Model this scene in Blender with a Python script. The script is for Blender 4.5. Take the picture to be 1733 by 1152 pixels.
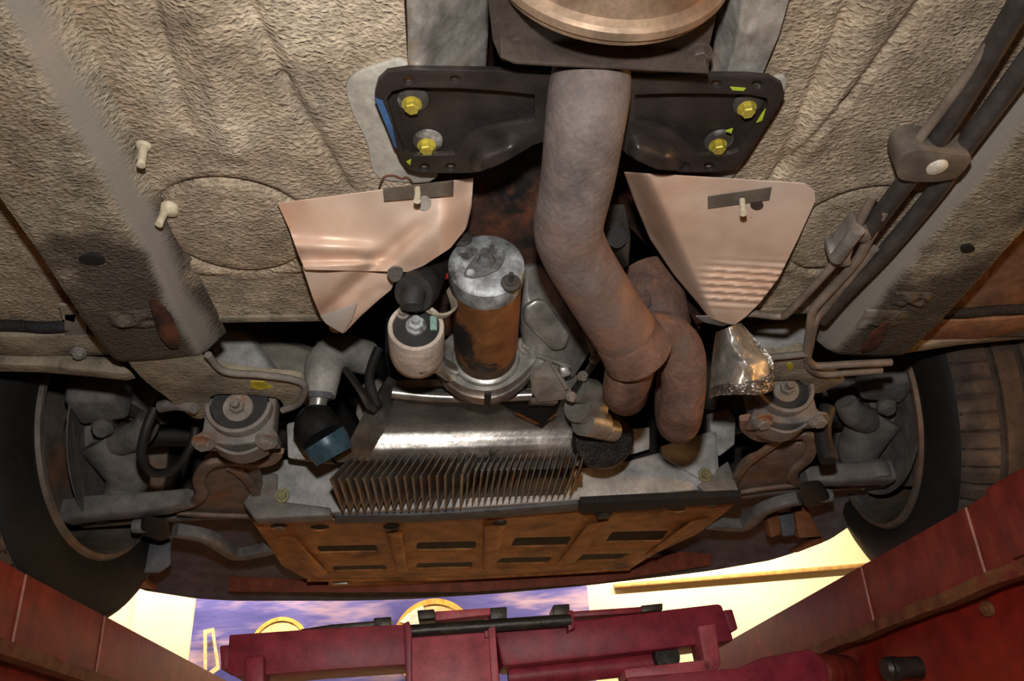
import bpy, bmesh, math, random
from mathutils import Vector, Matrix, noise
from mathutils.geometry import tessellate_polygon
random.seed(7)
for o in list(bpy.data.objects): bpy.data.objects.remove(o)
SC = bpy.context.scene
COL = SC.collection
H0 = 1.25                      # height of the lens above the workshop floor
# ------------------------------------------------------------------ camera
FPX, CX, CY = 1344.0, 866.5, 576.0
fv = Vector((760-CX, -(1352-CY), -FPX)).normalized()
rv = Vector((15000., 270., -FPX)); rv = (rv - fv*rv.dot(fv)).normalized()
uv = rv.cross(fv)
MR = Matrix((rv, fv, uv))      # camera axes -> car axes
cam_d = bpy.data.cameras.new('camera'); cam = bpy.data.objects.new('camera', cam_d); COL.objects.link(cam)
cam_d.sensor_width = 36; cam_d.lens = FPX/1733*36; cam_d.clip_start = 0.01
cam.matrix_world = Matrix.Translation((0, 0, H0)) @ MR.to_4x4()
SC.camera = cam
# ------------------------------------------------------------------ light
w = bpy.data.worlds.new('world'); SC.world = w; w.use_nodes = True
w.node_tree.nodes['Background'].inputs[0].default_value = (1, .75, .5, 1)
w.node_tree.nodes['Background'].inputs[1].default_value = 0.02
def lamp(name, kind, loc, power, col, size=.03, rot=None, sy=None):
    d = bpy.data.lights.new(name, kind); d.energy = power; d.color = col
    if kind == 'AREA':
        d.size = size
        if sy: d.shape = 'RECTANGLE'; d.size_y = sy
    else: d.shadow_soft_size = size
    o = bpy.data.objects.new(name, d); COL.objects.link(o); o.location = loc
    if rot: o.rotation_euler = rot
    return o
up_im = MR @ Vector((0, 1, 0))
fl = MR @ Vector((0.0, .105, -.01)); fl.z += H0
flash = lamp('camera_flash', 'SPOT', fl, 26.5, (1, .955, .90), .014)
flash.data.spot_size = math.radians(122); flash.data.spot_blend = 1.0
flash.rotation_euler = (MR @ Matrix.Rotation(math.radians(-9), 3, 'X')).to_euler()
SC.view_settings.view_transform = 'Standard'; SC.view_settings.look = 'None'
SC.view_settings.gamma = 1; SC.view_settings.exposure = 0.0; SC.view_settings.use_curve_mapping = False

# ------------------------------------------------------------------ projection helpers (lens at origin)
def ray(x, y): return MR @ Vector((x-CX, -(y-CY), -FPX))
def pz(x, y, Z): d = ray(x, y); return d*(Z/d.z)
def pY(x, y, Y): d = ray(x, y); return d*(Y/d.y)
def pX(x, y, X): d = ray(x, y); return d*(X/d.x)
def pd(x, y, D): return ray(x, y).normalized()*D
XC = .11                        # car centre line

# ------------------------------------------------------------------ materials
def lin(v):
    v /= 255.
    return v/12.92 if v <= .04045 else ((v+.055)/1.055)**2.4
def c(r, g, b): return (lin(r), lin(g), lin(b), 1)
MATS = {}

def mat(name, cols, scale=20, rough=.6, metal=0., bump=0., bscale=60, bdist=.002, detail=6, patch=None, pscale=6, ppos=.55, pw=.08,
        stretch=(1, 1, 1), spec=.5, wrinkle=0, emit=None, rvar=.15, grime=1.0, clean=False):
    m = bpy.data.materials.new(name); m.use_nodes = True; nt = m.node_tree; N = nt.nodes; L = nt.links
    b = N['Principled BSDF']; b.inputs['Metallic'].default_value = metal
    b.inputs['Specular IOR Level'].default_value = spec
    tc = N.new('ShaderNodeTexCoord'); mp = N.new('ShaderNodeMapping'); mp.inputs['Scale'].default_value = stretch
    L.new(tc.outputs['Object'], mp.inputs[0])
    no = N.new('ShaderNodeTexNoise'); no.inputs['Scale'].default_value = scale; no.inputs['Detail'].default_value = detail
    no.inputs['Roughness'].default_value = .65
    L.new(mp.outputs[0], no.inputs['Vector'])
    cr = N.new('ShaderNodeValToRGB'); L.new(no.outputs[0], cr.inputs[0])
    n = len(cols); el = cr.color_ramp.elements
    while len(el) < n: el.new(.5)
    for i, cc in enumerate(cols):
        el[i].position = .3 + .4*i/max(1, n-1); el[i].color = cc
    if n == 1: el[0].color = el[1].color = cols[0]
    out = cr.outputs[0]
    for k, pt in enumerate(patch or []):
        col, psc, pos, wd = pt[:4]
        pn = N.new('ShaderNodeTexNoise'); pn.inputs['Scale'].default_value = psc; pn.inputs['Detail'].default_value = 7
        pn.inputs['Roughness'].default_value = .6
        pn.noise_dimensions = '4D'; pn.inputs['W'].default_value = 3.1*k+len(name)
        L.new(tc.outputs['Object'], pn.inputs['Vector'])
        pr = N.new('ShaderNodeValToRGB'); pr.color_ramp.elements[0].position = pos; pr.color_ramp.elements[1].position = pos+wd
        L.new(pn.outputs[0], pr.inputs[0])
        mx = N.new('ShaderNodeMix'); mx.data_type = 'RGBA'; L.new(pr.outputs[0], mx.inputs[0])
        L.new(out, mx.inputs[6]); mx.inputs[7].default_value = col; out = mx.outputs[2]
    for sc_, lo_, hi_ in (() if clean else ((38, .66, 1.16), (260, .86, 1.12))):
        dn = N.new('ShaderNodeTexNoise'); dn.inputs['Scale'].default_value = sc_*grime; dn.inputs['Detail'].default_value = 6
        L.new(tc.outputs['Object'], dn.inputs['Vector'])
        dm = N.new('ShaderNodeMapRange'); dm.inputs[1].default_value = .3; dm.inputs[2].default_value = .7; dm.inputs[3].default_value = lo_; dm.inputs[4].default_value = hi_
        L.new(dn.outputs[0], dm.inputs[0])
        mu = N.new('ShaderNodeMix'); mu.data_type = 'RGBA'; mu.blend_type = 'MULTIPLY'; mu.inputs[0].default_value = 1
        L.new(out, mu.inputs[6]); L.new(dm.outputs[0], mu.inputs[7]); out = mu.outputs[2]
    L.new(out, b.inputs['Base Color'])
    mr = N.new('ShaderNodeMapRange'); mr.inputs[3].default_value = max(.03, rough-rvar); mr.inputs[4].default_value = min(1, rough+rvar)
    L.new(no.outputs[0], mr.inputs[0]); L.new(mr.outputs[0], b.inputs['Roughness'])
    if bump:
        bn = N.new('ShaderNodeTexNoise'); bn.inputs['Scale'].default_value = bscale; bn.inputs['Detail'].default_value = 4
        bn.inputs['Distortion'].default_value = wrinkle
        L.new(mp.outputs[0], bn.inputs['Vector'])
        bm = N.new('ShaderNodeBump'); bm.inputs['Strength'].default_value = min(1, bump*1.8); bm.inputs['Distance'].default_value = bdist
        L.new(bn.outputs[0], bm.inputs['Height']); L.new(bm.outputs[0], b.inputs['Normal'])
    if emit:
        b.inputs['Emission Color'].default_value = emit[0]; b.inputs['Emission Strength'].default_value = emit[1]
    MATS[name] = m
    return m
def underseal(name, cols, tint, front=False):
    m = mat(name, cols, 9, .75, patch=tint, spec=.3)
    nt = m.node_tree; N = nt.nodes; L = nt.links; b = N['Principled BSDF']
    tc = N.new('ShaderNodeTexCoord'); mp = N.new('ShaderNodeMapping'); mp.inputs['Scale'].default_value = (1, 1.5, 1)
    mp.inputs['Rotation'].default_value = (0, 0, .5)
    L.new(tc.outputs['Object'], mp.inputs[0])
    n1 = N.new('ShaderNodeTexNoise'); n1.inputs['Scale'].default_value = 170; n1.inputs['Detail'].default_value = 3; n1.inputs['Distortion'].default_value = .8
    L.new(mp.outputs[0], n1.inputs['Vector'])
    v1 = N.new('ShaderNodeTexVoronoi'); v1.inputs['Scale'].default_value = 260; v1.feature = 'SMOOTH_F1'
    L.new(mp.outputs[0], v1.inputs['Vector'])
    ad = N.new('ShaderNodeMath'); ad.operation = 'MULTIPLY_ADD'; ad.inputs[1].default_value = .45
    L.new(v1.outputs[0], ad.inputs[0]); L.new(n1.outputs[0], ad.inputs[2])
    bm = N.new('ShaderNodeBump'); bm.inputs['Strength'].default_value = 1.0; bm.inputs['Distance'].default_value = .0032
    L.new(ad.outputs[0], bm.inputs['Height']); L.new(bm.outputs[0], b.inputs['Normal'])
    old = b.inputs['Base Color'].links[0].from_socket         # darker in the creases; on the rails, grime towards their front ends
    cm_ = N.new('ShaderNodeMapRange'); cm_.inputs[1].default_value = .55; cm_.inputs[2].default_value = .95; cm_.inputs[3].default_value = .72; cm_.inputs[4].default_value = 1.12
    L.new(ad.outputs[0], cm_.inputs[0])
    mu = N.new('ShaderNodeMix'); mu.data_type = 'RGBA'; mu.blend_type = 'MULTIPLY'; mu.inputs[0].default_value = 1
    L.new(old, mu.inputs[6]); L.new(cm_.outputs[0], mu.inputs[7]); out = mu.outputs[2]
    if front:
        sx = N.new('ShaderNodeSeparateXYZ'); L.new(tc.outputs['Object'], sx.inputs[0])
        gn = N.new('ShaderNodeTexNoise'); gn.inputs['Scale'].default_value = 10; gn.inputs['Detail'].default_value = 6; L.new(tc.outputs['Object'], gn.inputs['Vector'])
        g1 = N.new('ShaderNodeMath'); g1.operation = 'MULTIPLY_ADD'; g1.inputs[1].default_value = .62; L.new(gn.outputs[0], g1.inputs[0]); L.new(sx.outputs[1], g1.inputs[2])
        g2 = N.new('ShaderNodeMapRange'); g2.interpolation_type = 'SMOOTHSTEP'; g2.inputs[1].default_value = .60; g2.inputs[2].default_value = .72; g2.inputs[4].default_value = .85; L.new(g1.outputs[0], g2.inputs[0])
        gx = N.new('ShaderNodeMix'); gx.data_type = 'RGBA'; L.new(g2.outputs[0], gx.inputs[0]); L.new(out, gx.inputs[6]); gx.inputs[7].default_value = c(58, 50, 44); out = gx.outputs[2]
        # smooth dusty band rubbed along the rail's inner wall
        ab_ = N.new('ShaderNodeMath'); ab_.operation = 'ABSOLUTE'; L.new(sx.outputs[0], ab_.inputs[0])
        wn = N.new('ShaderNodeMath'); wn.operation = 'MULTIPLY_ADD'; wn.inputs[1].default_value = .022; L.new(gn.outputs[0], wn.inputs[0]); L.new(ab_.outputs[0], wn.inputs[2])
        sb = N.new('ShaderNodeMath'); sb.operation = 'SUBTRACT'; sb.inputs[1].default_value = .395; L.new(wn.outputs[0], sb.inputs[0])
        a2 = N.new('ShaderNodeMath'); a2.operation = 'ABSOLUTE'; L.new(sb.outputs[0], a2.inputs[0])
        bd = N.new('ShaderNodeMapRange'); bd.interpolation_type = 'SMOOTHSTEP'; bd.inputs[1].default_value = .003; bd.inputs[2].default_value = .013; bd.inputs[3].default_value = 1; bd.inputs[4].default_value = 0
        L.new(a2.outputs[0], bd.inputs[0])
        bx_ = N.new('ShaderNodeMix'); bx_.data_type = 'RGBA'; L.new(bd.outputs[0], bx_.inputs[0]); L.new(out, bx_.inputs[6]); bx_.inputs[7].default_value = c(138, 132, 124); out = bx_.outputs[2]
        iv = N.new('ShaderNodeMapRange'); iv.inputs[3].default_value = 1; iv.inputs[4].default_value = .12; L.new(bd.outputs[0], iv.inputs[0]); L.new(iv.outputs[0], bm.inputs['Strength'])
    L.new(out, b.inputs['Base Color'])
    return m
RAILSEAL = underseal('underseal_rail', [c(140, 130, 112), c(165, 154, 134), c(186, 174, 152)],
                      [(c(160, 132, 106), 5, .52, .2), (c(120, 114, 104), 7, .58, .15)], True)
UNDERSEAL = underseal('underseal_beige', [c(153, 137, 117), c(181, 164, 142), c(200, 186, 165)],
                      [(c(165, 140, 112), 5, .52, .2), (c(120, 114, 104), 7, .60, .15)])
mat('rail_grime', [c(120, 112, 98), c(150, 140, 122), c(172, 158, 136)], 14, .8, bump=.5, bscale=160, bdist=.002,
    patch=[(c(60, 52, 46), 9, .60, .12), (c(140, 100, 72), 12, .62, .1)], spec=.3)
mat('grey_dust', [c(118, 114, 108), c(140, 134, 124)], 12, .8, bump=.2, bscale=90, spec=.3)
mat('sealer', [c(160, 156, 146), c(180, 176, 166)], 18, .7, bump=.15, bscale=40)
mat('rust_tunnel', [c(28, 22, 20), c(70, 44, 32), c(120, 66, 40)], 14, .8, bump=.4, bscale=70, patch=[(c(18, 16, 15), 10, .5, .08)])
mat('dark_cavity', [c(12, 11, 11), c(24, 22, 21)], 12, .8)  # near-black: shade of engine bay and holes put into the colour
mat('arch_liner', [c(42, 40, 40), c(62, 58, 56)], 10, .85, bump=.3, bscale=70, patch=[(c(84, 72, 64), 6, .58, .15)])
mat('foil_pink', [c(196, 164, 144), c(216, 188, 168), c(228, 208, 194)], 7, .46, .15, bump=.05, bscale=26, bdist=.002, clean=True, detail=3,
    patch=[(c(192, 142, 110), 7, .52, .2), (c(110, 96, 86), 120, .68, .04)])
mat('foil_silver', [c(150, 146, 140), c(200, 196, 188)], 14, .38, .55, bump=.3, bscale=50, bdist=.003, patch=[(c(180, 150, 126), 9, .52, .12)])
mat('foil_crimp', [c(170, 165, 158), c(205, 200, 194)], 25, .26, .85, bump=.9, bscale=90, bdist=.006, wrinkle=1.0)
mat('black_paint', [c(36, 32, 31), c(48, 42, 40)], 20, .42, bump=.08, bscale=140, patch=[(c(70, 50, 42), 14, .66, .1)])
mat('dirty_black_paint', [c(54, 50, 48), c(80, 74, 70)], 30, .5, bump=.1, bscale=120, patch=[(c(150, 146, 140), 22, .56, .1)])
mat('blue_chalk', [c(40, 60, 90), c(60, 106, 160)], 20, .9)
mat('green_paint', [c(160, 180, 40)], 20, .8)
mat('yellow_paint', [c(190, 170, 30), c(205, 190, 60)], 40, .7)
mat('dull_zinc', [c(128, 122, 92), c(160, 152, 112)], 60, .6, .2, bump=.2, bscale=140)
mat('yellow_zinc', [c(190, 170, 60), c(214, 202, 96)], 60, .38, .5)
mat('plate_steel', [c(66, 58, 54), c(86, 76, 70)], 12, .5, .35, bump=.15, bscale=80, patch=[(c(104, 72, 54), 10, .58, .15)])
mat('cat_steel', [c(136, 114, 94), c(164, 142, 120)], 10, .45, .5, bump=.1, bscale=60, patch=[(c(122, 84, 62), 8, .52, .2)])
mat('pipe_grey', [c(112, 100, 94), c(128, 116, 110)], 60, .8, .1, bump=.25, bscale=240, bdist=.001, patch=[(c(122, 88, 68), 9, .66, .15)])
mat('pipe_rust', [c(86, 62, 54), c(110, 80, 68), c(128, 98, 84)], 30, .85, .1, bump=.5, bscale=150, bdist=.0018, patch=[(c(160, 100, 62), 36, .60, .10), (c(92, 80, 76), 10, .55, .12)])
m = mat('pipe_mix', [c(96, 86, 83), c(112, 101, 97)], 60, .82, .1, bump=.35, bscale=170, bdist=.0014, patch=[(c(150, 112, 86), 26, .66, .12)])
_n = m.node_tree.nodes; _l = m.node_tree.links; _b = _n['Principled BSDF']; _o = _b.inputs['Base Color'].links[0].from_socket
_t = _n.new('ShaderNodeTexCoord'); _s = _n.new('ShaderNodeSeparateXYZ'); _l.new(_t.outputs['Object'], _s.inputs[0])
_z = _n.new('ShaderNodeTexNoise'); _z.inputs['Scale'].default_value = 22; _z.inputs['Detail'].default_value = 7; _l.new(_t.outputs['Object'], _z.inputs['Vector'])
_a = _n.new('ShaderNodeMath'); _a.operation = 'MULTIPLY_ADD'; _a.inputs[1].default_value = .30; _l.new(_z.outputs[0], _a.inputs[0]); _l.new(_s.outputs[1], _a.inputs[2])
_r = _n.new('ShaderNodeMapRange'); _r.interpolation_type = 'SMOOTHSTEP'; _r.inputs[1].default_value = -.17; _r.inputs[2].default_value = .06; _l.new(_a.outputs[0], _r.inputs[0])
_c = _n.new('ShaderNodeValToRGB'); _c.color_ramp.elements[0].position = .35; _c.color_ramp.elements[0].color = c(86, 62, 54); _c.color_ramp.elements[1].position = .65; _c.color_ramp.elements[1].color = c(126, 92, 74); _l.new(_z.outputs[0], _c.inputs[0])
_x = _n.new('ShaderNodeMix'); _x.data_type = 'RGBA'; _l.new(_r.outputs[0], _x.inputs[0]); _l.new(_o, _x.inputs[6]); _l.new(_c.outputs[0], _x.inputs[7]); _l.new(_x.outputs[2], _b.inputs['Base Color'])
mat('starter_dark', [c(70, 56, 44), c(96, 78, 60)], 24, .6, .2, bump=.15, bscale=90)
mat('cap_grey', [c(86, 88, 90), c(124, 126, 128)], 60, .55, .3, bump=.5, bscale=160, patch=[(c(190, 196, 200), 60, .62, .06)])
mat('foil_tip', [c(206, 198, 190), c(222, 216, 210)], 12, .38, .35, clean=True)
mat('sill_red', [c(142, 110, 88), c(164, 126, 100)], 10, .75, bump=.3, bscale=110, patch=[(c(150, 92, 66), 6, .50, .2), (c(96, 84, 74), 9, .62, .1)], spec=.3)  # own reddish tone plus warm lamp glow put into the colour
mat('alloy', [c(150, 148, 142), c(186, 184, 178)], 18, .36, .65, bump=.1, bscale=90, patch=[(c(140, 112, 70), 9, .58, .12), (c(60, 54, 48), 22, .66, .06)])
mat('alloy_sump', [c(132, 126, 120), c(190, 186, 180)], 14, .30, .75, rvar=.08, bump=.12, bscale=80, patch=[(c(164, 128, 96), 6, .56, .16), (c(50, 46, 42), 26, .64, .08)])
mat('fin_alloy', [c(112, 102, 92), c(150, 138, 126)], 24, .45, .6, patch=[(c(140, 86, 44), 11, .52, .14)])
mat('starter_rust', [c(128, 84, 48), c(152, 100, 56)], 24, .6, .2, bump=.3, bscale=90, patch=[(c(44, 40, 36), 11, .54, .04), (c(92, 100, 72), 22, .66, .05), (c(40, 36, 32), 40, .66, .04)])
mat('corroded_alloy', [c(112, 114, 114), c(160, 164, 168), c(206, 212, 218)], 40, .55, .35, bump=.4, bscale=90, patch=[(c(84, 80, 76), 26, .56, .06), (c(150, 140, 124), 14, .58, .1)])
mat('solenoid_pink', [c(178, 164, 152), c(206, 192, 180)], 30, .6, .15, bump=.35, bscale=80, patch=[(c(150, 80, 62), 26, .64, .06), (c(100, 96, 98), 30, .62, .06)])
mat('black_rubber', [c(30, 29, 29), c(44, 42, 42)], 30, .6, bump=.08, bscale=90)
mat('sticker_black', [c(20, 19, 19), c(38, 36, 34)], 60, .35, bump=.6, bscale=260, bdist=.001)
mat('bushing_rubber', [c(40, 40, 42), c(54, 54, 56)], 40, .75)
mat('steel_grey', [c(118, 114, 110), c(146, 141, 136)], 16, .62, .25, bump=.25, bscale=110, patch=[(c(136, 112, 96), 9, .56, .15)])
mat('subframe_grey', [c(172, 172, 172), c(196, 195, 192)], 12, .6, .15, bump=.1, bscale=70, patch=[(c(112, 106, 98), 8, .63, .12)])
mat('arm_rust', [c(124, 110, 100), c(150, 130, 116)], 18, .7, .2, bump=.25, bscale=110, patch=[(c(156, 106, 78), 12, .54, .14), (c(84, 80, 78), 8, .62, .12)])
mat('arm_dark', [c(118, 115, 113), c(144, 140, 136)], 18, .75, .15, bump=.25, bscale=110, patch=[(c(116, 98, 86), 9, .6, .12)])
mat('brake_dark', [c(98, 96, 94), c(132, 127, 122)], 14, .8, .1, bump=.4, bscale=80, patch=[(c(104, 90, 80), 9, .62, .12)])
mat('bolt_steel', [c(128, 122, 114), c(160, 152, 142)], 60, .65, .25, bump=.15, bscale=140, patch=[(c(150, 104, 76), 40, .56, .1)])
mat('tyre_rubber', [c(20, 20, 21), c(29, 29, 29)], 24, .75, bump=.1, bscale=80)
mat('tread_dust', [c(66, 56, 50), c(92, 78, 68)], 30, .85, bump=.2, bscale=120, patch=[(c(128, 106, 88), 9, .50, .2)])
mat('rim_inner', [c(104, 98, 92), c(132, 120, 108)], 18, .6, .25, patch=[(c(140, 106, 82), 8, .52, .15)])
mat('skid_rust', [c(150, 96, 52), c(180, 120, 64), c(198, 144, 84)], 16, .62, .25, bump=.25, bscale=80, patch=[(c(96, 64, 42), 8, .54, .15), (c(170, 110, 60), 14, .62, .1)])  # rust, its orange raised to carry some warm lamp light
mat('foam_black', [c(26, 26, 28), c(44, 44, 46)], 120, .85, bump=.9, bscale=220, bdist=.003)
mat('strip_grey', [c(84, 86, 90), c(104, 106, 108)], 40, .7)
mat('bumper_plastic', [c(90, 91, 98), c(112, 113, 120)], 10, .62, bump=.12, bscale=90)
mat('valance_red', [c(130, 66, 46), c(156, 80, 54)], 18, .7, bump=.15, bscale=70, stretch=(4, 1, 1))
mat('orange_primer', [c(128, 78, 44), c(160, 100, 58)], 20, .6)  # warm lamp light put into the colour of tabs and stays
mat('hose_grey', [c(150, 146, 140), c(168, 164, 158)], 18, .6)
mat('boot_black', [c(22, 22, 22), c(36, 35, 34)], 30, .4)
mat('boot_blue', [c(40, 62, 74), c(84, 116, 132)], 22, .35, .2)
mat('tube_dark', [c(52, 48, 46), c(76, 70, 66)], 26, .55, .1, bump=.1, bscale=120, patch=[(c(110, 98, 88), 14, .58, .15)])
mat('tube_light', [c(124, 112, 102), c(148, 134, 122)], 26, .55, .2, patch=[(c(140, 102, 78), 20, .58, .12)])
mat('clip_plastic', [c(92, 84, 76), c(116, 106, 94)], 26, .6)
mat('white_plastic', [c(206, 196, 180), c(222, 214, 200)], 20, .5)
mat('stud_cream', [c(190, 178, 152), c(206, 196, 172)], 30, .7)
mat('red_plastic', [c(190, 40, 34)], 20, .4)
mat('verdigris', [c(110, 150, 142), c(140, 170, 160)], 60, .7)
mat('braid', [c(200, 190, 168), c(150, 140, 120)], 110, .6, .4, bump=.5, bscale=300)
mat('lift_red', [c(122, 38, 30), c(142, 50, 39), c(152, 66, 52)], 70, .55, bump=.2, bscale=80, patch=[(c(150, 80, 56), 9, .60, .14), (c(88, 34, 30), 5, .5, .3)], stretch=(1, 1, .12))
mat('lift_red_dark', [c(140, 30, 20), c(160, 40, 26)], 6, .55, bump=.05, bscale=50)
mat('lift_lip', [c(100, 66, 40), c(132, 86, 52), c(120, 52, 36)], 22, .7, bump=.3, bscale=60, patch=[(c(120, 44, 34), 12, .5, .08)])
mat('weld', [c(150, 98, 84), c(180, 130, 116)], 40, .6)
mat('beam_maroon', [c(140, 42, 58), c(164, 56, 72)], 9, .5, bump=.15, bscale=70, patch=[(c(84, 34, 36), 8, .62, .12)])
mat('beam_mark', [c(180, 80, 92), c(200, 96, 106)], 14, .5, patch=[(c(120, 52, 60), 16, .6, .08)])
mat('greasy_steel', [c(52, 48, 46), c(84, 78, 72)], 24, .45, .5, bump=.3, bscale=80)
mat('wall_cream', [c(232, 220, 196), c(240, 230, 208)], 3, .85, clean=True, bump=.05, bscale=30)
mat('floor_concrete', [c(120, 110, 100), c(144, 132, 120)], 3, .8, bump=.1, bscale=30)
mat('ceiling_paint', [c(190, 178, 158), c(200, 188, 166)], 3, .9)
mat('banner_blue', [c(36, 44, 140), c(78, 80, 170), c(180, 158, 190)], 1.6, .6, stretch=(.8, 1, 4.0), detail=4, clean=True)
mat('print_gold', [c(214, 156, 70), c(240, 200, 120)], 12, .5)
mat('print_cream', [c(224, 190, 150), c(240, 214, 180)], 6, .6)
mat('print_white', [c(220, 230, 240)], 6, .5)
mat('wood_rail', [c(190, 150, 100), c(206, 166, 112)], 12, .6, stretch=(.3, 1, 1))
mat('lamp_tube', [c(255, 220, 170)], 3, .5, emit=((1, .66, .3, 1), 6))
mat('lamp_body', [c(200, 196, 188)], 6, .5)

# ------------------------------------------------------------------ mesh builder
def catmull(pts, n=8, closed=False):
    P = [Vector(p) for p in pts]; out = []
    if len(P) < 3: return [P[0].lerp(P[1], i/n) for i in range(n+1)]
    m = len(P)
    for i in range(m if closed else m-1):
        g = (lambda k: P[k % m]) if closed else (lambda k: P[min(max(k, 0), m-1)])
        a, b, d, e = g(i-1), g(i), g(i+1), g(i+2)
        for k in range(n):
            t = k/n
            out.append(.5*((2*b)+(d-a)*t+(2*a-5*b+4*d-e)*t*t+(3*b-a-3*d+e)*t**3))
    if not closed: out.append(P[-1])
    return out
class MB:
    def __init__(s): s.v = []; s.f = []
    def add(s, vs, fs):
        k = len(s.v); s.v += [Vector(p) for p in vs]; s.f += [[i+k for i in q] for q in fs]; return s
    def box(s, cen, size, rot=None, taper=1.0):
        cen = Vector(cen); sx, sy, sz = [q/2 for q in size]; vs = []
        for z in (-1, 1):
            k = taper if z > 0 else 1
            for x, y in ((-1, -1), (1, -1), (1, 1), (-1, 1)):
                p = Vector((x*sx*k, y*sy*k, z*sz))
                vs.append(cen+(rot @ p if rot else p))
        return s.add(vs, [[3, 2, 1, 0], [4, 5, 6, 7], [0, 1, 5, 4], [1, 2, 6, 5], [2, 3, 7, 6], [3, 0, 4, 7]])
    def hull(s, pts):
        b = bmesh.new()
        for p in pts: b.verts.new(p)
        r = bmesh.ops.convex_hull(b, input=b.verts)
        bmesh.ops.delete(b, geom=[g for g in r['geom_interior'] if isinstance(g, bmesh.types.BMVert)], context='VERTS')
        bmesh.ops.dissolve_limit(b, angle_limit=.02, verts=b.verts, edges=b.edges)
        b.verts.index_update()
        s.add([v.co.copy() for v in b.verts], [[v.index for v in f.verts] for f in b.faces]); b.free(); return s
    def tube(s, path, r, seg=16, smooth=0, caps=True, flat=None, up=None):
        P = catmull(path, smooth) if smooth else [Vector(p) for p in path]
        n = len(P)
        if not isinstance(r, (list, tuple)): R = [r]*n
        else: R = [r[0]+0]*n if len(r) == 1 else [r[min(int(i/(n-1)*(len(r)-1)), len(r)-2)]*(1-(i/(n-1)*(len(r)-1)-min(int(i/(n-1)*(len(r)-1)), len(r)-2)))
                   + r[min(int(i/(n-1)*(len(r)-1)), len(r)-2)+1]*(i/(n-1)*(len(r)-1)-min(int(i/(n-1)*(len(r)-1)), len(r)-2)) for i in range(n)]
        T = [(P[min(i+1, n-1)]-P[max(i-1, 0)]).normalized() for i in range(n)]
        a = Vector(up) if up else (Vector((0, 0, 1)) if abs(T[0].z) < .9 else Vector((1, 0, 0)))
        vs = []
        for i in range(n):
            a = (a - T[i]*a.dot(T[i])).normalized(); b2 = T[i].cross(a)
            for k in range(seg):
                t = 2*math.pi*k/seg
                ca, sa = math.cos(t), math.sin(t)
                if flat:
                    e = .45
                    ca = math.copysign(abs(ca)**e, ca)*flat; sa = math.copysign(abs(sa)**e, sa)
                vs.append(P[i]+(a*ca+b2*sa)*R[i])
        fs = [[i*seg+k, i*seg+(k+1) % seg, (i+1)*seg+(k+1) % seg, (i+1)*seg+k] for i in range(n-1) for k in range(seg)]
        if caps: fs += [list(range(seg))[::-1], [(n-1)*seg+k for k in range(seg)]]
        return s.add(vs, fs)
    def lathe(s, prof, org, axis, seg=32, rfun=None, close=False):
        ax = Vector(axis).normalized(); org = Vector(org)
        a = ax.orthogonal().normalized() if abs(ax.z) > .9 else (Vector((0, 0, 1))-ax*ax.z).normalized()
        b2 = ax.cross(a); vs = []; n = len(prof)
        for i, (r, h) in enumerate(prof):
            for k in range(seg):
                t = 2*math.pi*k/seg; rr = rfun(i, k, r) if rfun else r
                vs.append(org+ax*h+(a*math.cos(t)+b2*math.sin(t))*max(rr, 1e-5))
        m = n if close else n-1
        fs = [[i*seg+k, i*seg+(k+1) % seg, ((i+1) % n)*seg+(k+1) % seg, ((i+1) % n)*seg+k] for i in range(m) for k in range(seg)]
        if not close:
            if prof[0][0] > 1e-4: fs.append(list(range(seg))[::-1])
            if prof[-1][0] > 1e-4: fs.append([(n-1)*seg+k for k in range(seg)])
        return s.add(vs, fs)
    def prism(s, loops2, mapf, thick, fmap=None):
        """loops2: outer loop + holes in 2-D; mapf(x, y) gives the 3-D point; thick = offset vector"""
        th = Vector(thick)
        pts = [p for lp in loops2 for p in lp]
        lo = [mapf(*p) for p in pts]; n = len(pts)
        hi = [p+th for p in lo]
        tri = tessellate_polygon([[Vector((p[0], p[1], 0)) for p in lp] for lp in loops2])
        fs = [list(t) for t in tri]+[[i+n for i in t][::-1] for t in tri]
        k = 0
        for lp in loops2:
            m = len(lp)
            fs += [[k+i, k+(i+1) % m, n+k+(i+1) % m, n+k+i] for i in range(m)]; k += m
        return s.add(lo+hi, fs)
    def sheet(s, fn, nu, nv, thick=None):
        """fn(u, v) -> point; doubled by thick vector or function"""
        vs = [fn(i/nu, j/nv) for j in range(nv+1) for i in range(nu+1)]; W = nu+1
        fs = [[j*W+i, j*W+i+1, (j+1)*W+i+1, (j+1)*W+i] for j in range(nv) for i in range(nu)]
        if thick is not None:
            th = Vector(thick); n = len(vs); vs = vs+[p+th for p in vs]
            fs = fs+[[i+n for i in q][::-1] for q in fs]
            rim = [i for i in range(W)]+[j*W+nu for j in range(1, nv+1)]+[nv*W+i for i in range(nu-1, -1, -1)]+[j*W for j in range(nv-1, 0, -1)]
            fs += [[rim[i], rim[(i+1) % len(rim)], rim[(i+1) % len(rim)]+n, rim[i]+n] for i in range(len(rim))]
        return s.add(vs, fs)
    def build(s, name, m, parent=None, bevel=0, sharp=38, bseg=2, weld=True):
        me = bpy.data.meshes.new(name)
        b = bmesh.new(); vv = [b.verts.new((p.x, p.y, p.z+H0)) for p in s.v]
        for q in s.f:
            try: b.faces.new([vv[i] for i in q])
            except ValueError: pass
        if weld: bmesh.ops.remove_doubles(b, verts=b.verts, dist=1e-5)
        bmesh.ops.recalc_face_normals(b, faces=b.faces)
        if bevel:
            ed = [e for e in b.edges if len(e.link_faces) == 2 and e.calc_face_angle(0) > math.radians(28)]
            try: bmesh.ops.bevel(b, geom=ed, offset=bevel, segments=bseg, profile=.5, affect='EDGES', clamp_overlap=True)
            except Exception: pass
        for f in b.faces: f.smooth = True
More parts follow.
